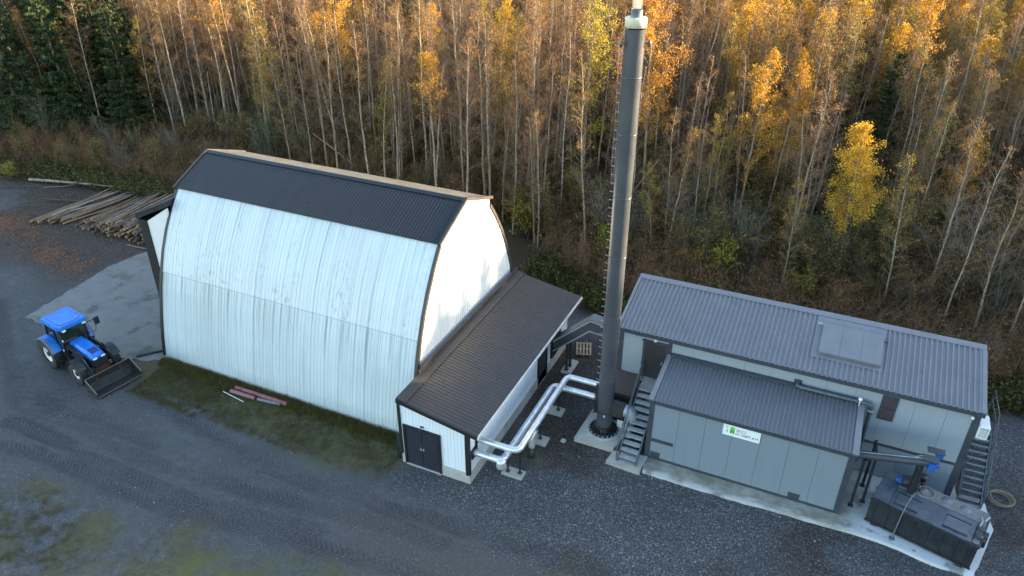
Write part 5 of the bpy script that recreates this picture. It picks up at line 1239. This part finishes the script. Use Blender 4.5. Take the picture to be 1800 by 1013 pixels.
for n_ in range(26000):
    x = rq.uniform(-170, 75); y = rq.uniform(41, 175)
    if x > 14 + .3 * (y - 36): continue
    edge = float(np.interp(x, [-170, -74, -60, -50, -40, -16, -6, 4, 12, 40], [41, 42, 46, 49, 45.5, 42.5, 42.6, 42, 42.4, 43]))
    if y < edge: continue
    dens = min(1., .5 + (y - edge) / 14.)
    if rq.random() > dens: continue
    if not free(x, y, 1.14) or blocks(x, y): continue
    lef = x < -.98 * y - 15.5 + 4 * math.sin(y * .3)
    u = rq.random()
    cl = smooth_noise(np.array([x + 400.]), np.array([y + 400.]), 16, 21, 2)[0]
    ratio = x / y
    if lef: k = 'spruce' if u < .52 else ('bare' if u < .78 else 'half')
    else:
        right = ratio > -.18
        pg, ph = (.15, .40) if right else (.07, .18)
        if cl > .58: pg += .10
        if y < 56: pg *= .35
        k = 'gold' if u < pg * .6 else ('tip' if u < pg else ('half' if u < pg + ph else 'bare'))
        if rq.random() < .05 + (.10 if (cl < .40) else 0): k = 'spruce'
    h = {'spruce': rq.uniform(8, 14) if not lef else rq.uniform(11, 17), 'bare': rq.uniform(11.5, 16), 'half': rq.uniform(10, 15), 'gold': rq.uniform(11.5, 15.5), 'tip': rq.uniform(12, 16)}[k]
    if k == 'spruce' and not lef:
        h *= .8
        if y < 62: k, h = 'bare', rq.uniform(11, 15)
    if x > -12 and y < 52 and k != 'spruce': h *= .82
    occ(x, y); pts.append((math.hypot(x, y), x, y, k, rq.randrange(12), h, rq.uniform(0, 6.28)))
pts.sort()
def place_words(x, y):
    a = math.degrees(math.atan2(x, y)); d = math.hypot(x, y)
    w = 'at the far right edge'
    for lim, txt in ((-50, 'among the left spruces'), (-44, 'just right of the spruces'), (-39, 'above the left roof end of the hall'), (-33, 'above the left part of the hall ridge'), (-28, 'above the middle of the hall ridge'), (-24, 'above the right part of the hall ridge'), (-20, 'above the hall gable'),
                     (-16, 'just left of the chimney'), (-11, 'just right of the chimney'), (-6, 'behind the left end of the boiler roof'), (-2, 'left of the bright yellow birch'), (3, 'around the bright yellow birch'), (8, 'right of the bright yellow birch')):
        if a < lim: w = txt; break
    return w, ('near the front' if d < 62 else 'in mid forest' if d < 76 else 'far back')
LAB = dict(bare='bare rusty birch', half='thinning brown birch', gold='golden birch', tip='orange tipped birch', spruce='dark green spruce', brush='low brown young tree')
rest = []; cnt = {}
HID = lambda x, y: False
for (d, x, y, k, v, h, rz) in pts:
    if in_view(x, y, h) and d < 92 and sum(cnt.values()) < 330 and cnt.get(k, 0) < 170:
        w1, w2 = place_words(x, y); sz_ = ('tall ' if h > 14.2 else 'middling ' if h > 12.3 else 'short ')
        lb = sz_ + LAB[k] + ' ' + w2 + ' ' + w1; tree(k, v, x, y, h, rz, lb, lb + 's'); cnt[k] = cnt.get(k, 0) + 1
    else: rest.append((x, y, k, v, h, rz))
# low bushes along the forest edge
for n_ in range(210):
    x = rq.uniform(-72, 12) if n_ % 2 else rq.uniform(-70, -42); y = float(forest_edge(np.array(x))) + (rq.uniform(4.5, 12) if n_ % 2 else rq.uniform(.6, 8.5))
    if -42 < x < -20 and y < 47: continue
    if not free(x, y, 1.6): continue
    k = rq.choice(['oliveb', 'oliveb', 'sage', 'oliveb'] if not n_ % 2 else ['grey', 'oliveb', 'oliveb', 'rustb', 'oliveb', 'sage'] if x < -14 else ['grey', 'oliveb', 'rustb', 'oliveb'])
    occ(x, y); w1, w2 = place_words(x, y); h = rq.uniform(2.2, 4.6)
    lb = ('tall ' if h > 3.4 else 'low ') + {'grey': 'bare grey shrub', 'oliveb': 'olive bush', 'rustb': 'rust leaved bush', 'sage': 'grey-green bush'}[k] + ' at the forest edge ' + w1
    tree(k, rq.randrange(3), x, y, h, rq.uniform(0, 6.28), lb, lb + 's', 'bush')
# unseen wood added beyond the right edge, heights shaped to shade the yard
for n_ in range(9000):
    x = rq.uniform(31, 105); y = rq.uniform(-45, 95)
    if y > 95 - .0 * x or not free(x, y, 2.3): continue
    occ(x, y); k = rq.choice(['spruce', 'spruce', 'half', 'half']); h = 10.9 + (x - 31) * .14 + min(8., max(0., y - 47) * .22)
    rest.append((x, y, k, rq.randrange(12), h * rq.uniform(.82, 1.05), rq.uniform(0, 6.28)))
# young growth between the trunks
nb_ = 0
for n_ in range(6000):
    y = 41.5 + 70 * rq.random() ** 1.7; x = rq.uniform(-1.0 * y - 10, .24 * y + 3)
    edge = float(np.interp(x, [-170, -74, -60, -50, -40, -16, -6, 4, 12, 40], [42, 43, 45, 47, 46, 43, 42.5, 42, 42.5, 42]))
    if y < edge or not free(x, y, .9): continue
    occ(x, y); v = rq.randrange(3); h = rq.uniform(2.5, 6.5); rz = rq.uniform(0, 6.28)
    bk = rq.choice(['brush', 'brush', 'brush', 'oliveb', 'oliveb', 'sage', 'limeb'] if y < 64 else ['brush', 'oliveb'])
    if bk == 'limeb': h *= .6
    if nb_ < 220 and in_view(x, y, h) and math.hypot(x, y) < 75:
        w1, w2 = place_words(x, y); lb = ('tall ' if h > 4.5 else 'short ') + {'brush': LAB['brush'], 'oliveb': 'olive leaved young tree', 'sage': 'grey-green young tree', 'limeb': 'yellow-green bush'}[bk] + ' ' + w2 + ' ' + w1; tree(bk, v, x, y, h, rz, lb, lb + 's', 'bush' if bk == 'limeb' else 'young tree'); nb_ += 1
    else: rest.append((x, y, bk, v, h, rz))
snag = log_mesh(7.5, .07, .03, MB_['birch'], 91)
for (x, y, tilt, rz, lab) in ((-52.5, 48.8, 62, 40, 'dead grey stem leaning steeply near the dark spruces'), (-33, 47.5, 40, 110, 'dead stem leaning over behind the hall roof'), (-21.5, 46.2, 12, 60, 'fallen stem behind the right end of the hall ridge'), (-14.8, 45.6, 55, -60, 'leaning dead stem left of the chimney'), (-9.3, 42.2, 8, 70, 'fallen pale stem right of the chimney in the scrub'), (-1.2, 43.2, 6, 95, 'fallen pale stem behind the middle of the boiler roof'), (4.6, 43.8, 30, -40, 'leaning dead stem right of the bright yellow birch'), (6.0, 40.2, 5, 120, 'fallen stem near the mossy boulder'), (11.0, 46.5, 48, -30, 'leaning dead stem far right behind the boulders'), (-4.4, 40.3, 5, 60, 'fallen stem close behind the boiler roof')):
    o = link('dead_stem', snag); o.location = (x, y, .12); o.rotation_euler = (R(tilt), 0, R(rz)); tag(o, lab, 'dead tree')
def scatter(name, recs, srcs, nested=True):
    """one object holding many instances: recs (x, y, z, source index, rot, scale xy, scale z)"""
    a = np.array(recs, np.float32); me = bpy.data.meshes.new(name); me.vertices.add(len(a)); me.vertices.foreach_set('co', a[:, :3].ravel())
    at = me.attributes.new('pick', 'INT', 'POINT'); at.data.foreach_set('value', a[:, 3].astype(np.int32))
    for nm, c in (('turn', 4), ('sxy', 5), ('sz', 6)):
        at = me.attributes.new(nm, 'FLOAT', 'POINT'); at.data.foreach_set('value', np.ascontiguousarray(a[:, c]))
    o = link(name, me); tag(o, kind='stuff')
    g = bpy.data.node_groups.new(name, 'GeometryNodeTree'); g.interface.new_socket('Geometry', in_out='INPUT', socket_type='NodeSocketGeometry'); g.interface.new_socket('Geometry', in_out='OUTPUT', socket_type='NodeSocketGeometry')
    gi = g.nodes.new('NodeGroupInput'); go = g.nodes.new('NodeGroupOutput'); jo = g.nodes.new('GeometryNodeJoinGeometry'); L_ = g.links.new
    def named(nm, ty):
        q = g.nodes.new('GeometryNodeInputNamedAttribute'); q.data_type = ty; q.inputs[0].default_value = nm; return q.outputs['Attribute']
    pick = named('pick', 'INT'); cr = g.nodes.new('ShaderNodeCombineXYZ'); L_(named('turn', 'FLOAT'), cr.inputs[2]); cs = g.nodes.new('ShaderNodeCombineXYZ'); sx = named('sxy', 'FLOAT'); L_(sx, cs.inputs[0]); L_(sx, cs.inputs[1]); L_(named('sz', 'FLOAT'), cs.inputs[2])
    er = g.nodes.new('FunctionNodeEulerToRotation'); L_(cr.outputs[0], er.inputs[0])
    for i, obs_ in enumerate(srcs):
        cm2 = g.nodes.new('FunctionNodeCompare'); cm2.data_type = 'INT'; cm2.operation = 'EQUAL'; ii = [s for s in cm2.inputs if s.type == 'INT']; L_(pick, ii[0]); ii[1].default_value = i
        ip = g.nodes.new('GeometryNodeInstanceOnPoints'); L_(gi.outputs[0], ip.inputs['Points']); L_(cm2.outputs[0], ip.inputs['Selection']); L_(er.outputs[0], ip.inputs['Rotation']); L_(cs.outputs[0], ip.inputs['Scale'])
        j2 = g.nodes.new('GeometryNodeJoinGeometry')
        for ob in obs_:
            oi = g.nodes.new('GeometryNodeObjectInfo'); oi.inputs['Object'].default_value = ob; oi.inputs['As Instance'].default_value = True; L_(oi.outputs['Geometry'], j2.inputs[0])
        L_(j2.outputs[0], ip.inputs['Instance']); L_(ip.outputs[0], jo.inputs[0])
    L_(jo.outputs[0], go.inputs[0]); md = o.modifiers.new('scatter', 'NODES'); md.node_group = g; return o
keys = sorted(SRC); kidx = {k: i for i, k in enumerate(keys)}
recs = []
for (x, y, k, v, h, rz) in rest:
    kk = (k, v % len(VAR[k]))
    if kk not in kidx: kk = [q for q in keys if q[0] == k][0]
    s = h / HGT[k]; recs.append((x, y, gz(x, y), kidx[kk], rz, s ** .8, s))
scatter('distant_forest', recs, [SRC[k] for k in keys])  # far forest, together with the unseen wood added for its shade
#UNDER
# ------------------------------------------------------------------ undergrowth, grass, stones
def clump(seed, kind):
    rg = np.random.default_rng(seed); tb = TB()
    if kind == 'dry':
        n = 70; p0 = np.column_stack([rg.normal(0, .28, (n, 2)), np.zeros(n)]); d = rg.normal(size=(n, 3)) * np.array([.35, .35, .1]); d[:, 2] += rg.uniform(.25, .8, n); tb.ribbons(p0, p0 + d, np.full(n, .022), rg, 0)
        tb.leaves(p0[:40] + d[:40] * rg.uniform(.3, 1, (40, 1)), .09, rg, 1); mats = [ML['dry'], ML['brown']]
    elif kind == 'weed':
        n = 26; p0 = np.column_stack([rg.normal(0, .22, (n, 2)), np.zeros(n)]); d = rg.normal(size=(n, 3)) * np.array([.25, .25, .1]); d[:, 2] += rg.uniform(.3, .9, n); tb.ribbons(p0, p0 + d, np.full(n, .014), rg, 0)
        k = rg.integers(0, n, 90); tb.leaves(p0[k] + d[k] * rg.uniform(.3, 1.05, (90, 1)) + rg.normal(0, .06, (90, 3)), .12, rg, 1, .8, 1.); mats = [ML['dry'], ML['weed']]
    elif kind == 'sapling':
        n = 5; mats = [MB_['twig'], ML['brown']]; P = []
        for i in range(n):
            p0 = np.array([[*rg.normal(0, .15, 2), 0]]); d = np.array([[*rg.normal(0, .3, 2), rg.uniform(.9, 2.2)]]); tb.ribbons(p0, p0 + d, np.array([.022]), rg, 0)
            m_ = 16; q = rg.uniform(.3, 1, (m_, 1)); a = p0 + d * q; b = a + rg.normal(0, .25, (m_, 3)) + np.array([0, 0, .2]); tb.ribbons(a, b, np.full(m_, .012), rg, 0); P.append(b)
        tb.leaves(np.concatenate(P)[::2], .09, rg, 1)
    else:                                           # short grass
        n = 46; p0 = np.column_stack([rg.uniform(-.16, .16, (n, 2)), np.zeros(n)]); d = rg.normal(size=(n, 3)) * np.array([.06, .06, .02]); d[:, 2] += rg.uniform(.06, .2, n); tb.ribbons(p0, p0 + d, np.full(n, .014), rg, 0); mats = [ML['weed' if seed % 2 else 'dry']]
    return tb.mesh(kind, mats)
def place_source(name, me, x, y, s, label, group, cat):
    o = link(name, me); o.location = (x, y, 0); o.scale = (s, s, s); return tag(o, label, cat, group)
src = []
spots = [(-11.0, 40.4), (-9.2, 39.0), (-3.0, 38.4), (-13.6, 41.0), (-9.6, 41.6), (3.5, 38.5), (9.6, 39.6), (-60.5, 39.6), (-55.0, 41.0)]
kinds = ['dry', 'dry', 'dry', 'weed', 'weed', 'weed', 'sapling', 'sapling', 'sapling']
nice = dict(dry=('dry_tussock', 'brown dry tussock among the undergrowth at the forest edge', 'dry tussocks', 'tussock'), weed=('weed_clump', 'yellow-green weed clump in the undergrowth at the forest edge', 'weed clumps', 'weeds'), sapling=('sapling', 'thin brown sapling in the undergrowth at the forest edge', 'saplings', 'sapling'))
for i, k in enumerate(kinds):
    nm, lb, gp, ct = nice[k]; src.append((place_source(nm, clump(300 + i, k), spots[i][0], spots[i][1], 1.1, lb + ['', ' left of the chimney', ' right of the chimney', ' behind the annex', ' by the dark annex corner', ' near the chimney', ' behind the boiler roof', ' by the boulders', ' behind the log pile', ' among the logs'][i + 1], gp, ct),))
recs = []
for n_ in range(90000):
    y = 33.5 + (62 * rq.random() ** 1.9 if n_ % 3 == 0 else 16 * rq.random()); x = rq.uniform(-1.05 * y - 30, .26 * y + 5)
    fe = float(np.interp(x, [-72, -62, -55, -48, -40, -18, -11.5, -8, 8, 10, 14], [36.3, 37.6, 38.4, 38.6, 38.8, 39.6, 37.4, 36.0, 35.2, 37.0, 37.2]))
    if y < fe or (-44 < x < -17 and y < 46): continue
    p = smooth_noise(np.array([x + 300.]), np.array([y + 300.]), 5, 31, 3)[0] + .07 * math.exp(-(y - fe) / 3.5)
    k = rq.randrange(3) + (3 if p > .515 + rq.uniform(-.05, .05) else 0)
    if rq.random() < .24 and y > fe + 1.5: k = 6 + rq.randrange(3)
    s = rq.uniform(.7, 1.5); recs.append((x, y, gz(x, y) - .03, k, rq.uniform(0, 6.28), s, s * rq.uniform(.7, 1.2)))
    if len(recs) > 24000: break
scatter('undergrowth', recs, src)
# grass tufts along the hall wall and in the yard
gsrc = []
for i in range(4):
    me = clump(320 + i, 'grass'); gsrc.append(me)
def tufts(name, recs):
    tb = TB()
    arrs = []
    for me in gsrc:
        v = np.zeros(len(me.vertices) * 3, np.float32); me.vertices.foreach_get('co', v); arrs.append(v.reshape(-1, 3))
    for (x, y, s, k, a, zs) in recs:
        v = arrs[k]; c, s_ = math.cos(a), math.sin(a); q = np.column_stack([x + (v[:, 0] * c - v[:, 1] * s_) * s, y + (v[:, 0] * s_ + v[:, 1] * c) * s, v[:, 2] * zs - .03]); tb.put(q, np.arange(len(q)).reshape(-1, 4), k % 2)
    return tag(link(name, tb.mesh(name, [ML['dry'], ML['weed']])), kind='stuff')
recs = []
for n_ in range(1500):
    x = rq.uniform(-31.3, -15.6); y = 22.5 - abs(rq.gauss(0, .22)) - .05; recs.append((x, y, 1., rq.choice([0, 1, 1, 3, 3, 2]), rq.uniform(0, 6.28), rq.uniform(.7, 2.0)))
for n_ in range(2600):
    x = rq.uniform(-31, -15.5); y = rq.uniform(19.6, 22.4); recs.append((x, y, 1., rq.randrange(4), rq.uniform(0, 6.28), rq.uniform(.12, .5)))
for n_ in range(9000):
    x = rq.uniform(-34, -11.5); y = rq.uniform(8.5, 16)
    q = smooth_noise(np.array([x + 500.]), np.array([y + 500.]), 2.2, 2)[0] * .5 + smooth_noise(np.array([x + 500.]), np.array([y + 500.]), 1.0, 5, 3)[0] * .5
    lim = float(np.interp(x, [-34, -25, -22, -17, -12], [13.2, 13.3, 14.2, 14.7, 15.6]))
    if y > lim + rq.gauss(0, .25) or q < .47 + rq.uniform(-.04, .06): continue
    recs.append((x, y, rq.uniform(.6, 1.), rq.randrange(4), rq.uniform(0, 6.28), rq.uniform(.08, .35)))
tufts('grass', recs)
# loose stones and fallen leaves
def stones():
    tb = TB(); rg = np.random.default_rng(41); base = np.array([(1, 0, 0), (0, 1, 0), (-1, 0, 0), (0, -1, 0), (0, 0, .8), (0, 0, -.6)], float)
    F = np.array([(0, 1, 4, 4), (1, 2, 4, 4), (2, 3, 4, 4), (3, 0, 4, 4)])
    F4 = np.array([(0, 1, 6, 5), (1, 2, 7, 6), (2, 3, 8, 7), (3, 4, 9, 8), (4, 0, 5, 9)])
    for i in range(4300):
        if i < 3600: x = rg.uniform(-15.5, 12); y = rg.uniform(15, 25)
        else: x = rg.uniform(-50, -12); y = rg.uniform(13, 21)
        if i < 3600 and (y < 19.6 - .55 * (x + 15) * .55 and x < -6): continue
        if -15.4 < x < -11.7 and y > 21: continue
        r = rg.uniform(.012, .035) * (1.7 if rg.random() < .04 else 1); a = np.arange(5) * 2 * np.pi / 5 + rg.random() * 6; k1 = rg.uniform(.7, 1.2, 5)
        bot = np.column_stack([x + r * np.cos(a) * k1, y + r * np.sin(a) * k1, np.full(5, -.02)]); top = np.column_stack([x + .55 * r * np.cos(a) * k1, y + .55 * r * np.sin(a) * k1, r * .9 + rg.uniform(-.2, .2, 5) * r])
        tb.put(np.concatenate([bot, top]), F4, 0); tb.put(top[[0, 1, 2, 3]], [(0, 1, 2, 3)], 0)
    t = NT('loose_stone'); isl = t.n('ShaderNodeNewGeometry').outputs['Random Per Island']; m_ = t.fin(t.ramp(isl, [(0, (.05, .055, .06)), (.8, (.12, .13, .14)), (1, (.30, .31, .32))]), .85)
    return tag(link('loose_stones', tb.mesh('loose_stones', [m_])), kind='stuff')
stones()
tb = TB(); rg = np.random.default_rng(43); C = []
for n_ in range(1500): C.append((rg.normal(-51, 5), rg.normal(29.6, 1.0), .03))
C = np.array(C); C[:, 1] -= .25 * (C[:, 0] + 52); C = C[(C[:, 0] < -42.6) & (C[:, 1] < 32)]
C2 = np.column_stack([rg.uniform(-45, -12, 260), rg.uniform(13, 22, 260), np.full(260, .03)]); C2 = C2[~((C2[:, 0] > -36.6) & (C2[:, 0] < -31) & (C2[:, 1] > 18.4))]
tb.leaves(C, .12, rg, 0); tb.leaves(C2, .05, rg, 1)
C3 = np.column_stack([rg.uniform(-64, -43, 2600), rg.uniform(31.2, 39.5, 2600), np.full(2600, .05)]); tb.leaves(C3[::2], .13, rg, 1); tb.leaves(C3[1::2], .16, rg, 2, .25)
tag(link('leaf_litter', tb.mesh('leaf_litter', [ML['rust'], ML['dry'], ML['brown']])), kind='stuff')
C4 = np.column_stack([rg.uniform(-14.7, -11.4, 90), rg.uniform(21.3, 33.4, 90), np.zeros(90)]); C4[:, 2] = 3.66 + (C4[:, 0] + 15.25) * (2.95 - 3.66) / 3.93 + .075
C5 = np.column_stack([rg.uniform(-7.5, 7.1, 70), rg.uniform(29.0, 32.1, 70), np.zeros(70)]); C5[:, 2] = 4.83 + (C5[:, 1] - 28.85) * .2732 + .10
tb = TB(); tb.leaves(C4, .075, rg, 0); tb.leaves(C5, .06, rg, 1); tag(link('leaf_litter', tb.mesh('roof_leaves', [ML['dry'], ML['brown']])), kind='stuff')
# boulders
def boulder(x, y, sx, sy, sz, seed, label, moss):
    bm = bmesh.new(); bmesh.ops.create_icosphere(bm, subdivisions=4, radius=1); q = np.random.default_rng(seed); ph = q.uniform(0, 6, (6, 3)); w_ = q.normal(0, 1.6, (6, 3))
    for v in bm.verts:
        n_ = sum(.06 * math.sin(v.co.x * w_[i][0] + v.co.y * w_[i][1] + v.co.z * w_[i][2] * 1.5 + ph[i][0]) for i in range(6)); v.co *= 1 + n_; v.co.x *= sx; v.co.y *= sy; v.co.z *= sz
    me = bpy.data.meshes.new('boulder'); bm.to_mesh(me); bm.free()
    for p in me.polygons: p.use_smooth = True
    t = NT('boulder_stone'); p_ = t.pos(); n1 = t.noise(p_, 2.5, 6, .7); nf = t.noise(p_, 14, 4); c = t.mix(t.rng(n1, .35, .7), (.075, .078, .078), (.15, .15, .14)); c = t.mix(t.rng(n1, *moss), c, t.mix(t.rng(nf, .4, .6), (.07, .075, .012), (.17, .16, .02))); t.bump(nf, .5, .04)
    me.materials.append(t.fin(c, .9)); o = link('boulder', me); o.location = (x, y, sz * .45); return tag(o, label, 'boulder')
boulder(8.55, 42.0, .95, .7, .75, 1, 'mossy yellow-green boulder behind the right end of the boiler roof', (.36, .48, 0, .95))
boulder(10.2, 41.6, 1.35, .85, .8, 2, 'larger bare grey boulder right of the mossy one', (.62, .7, 0, .4))
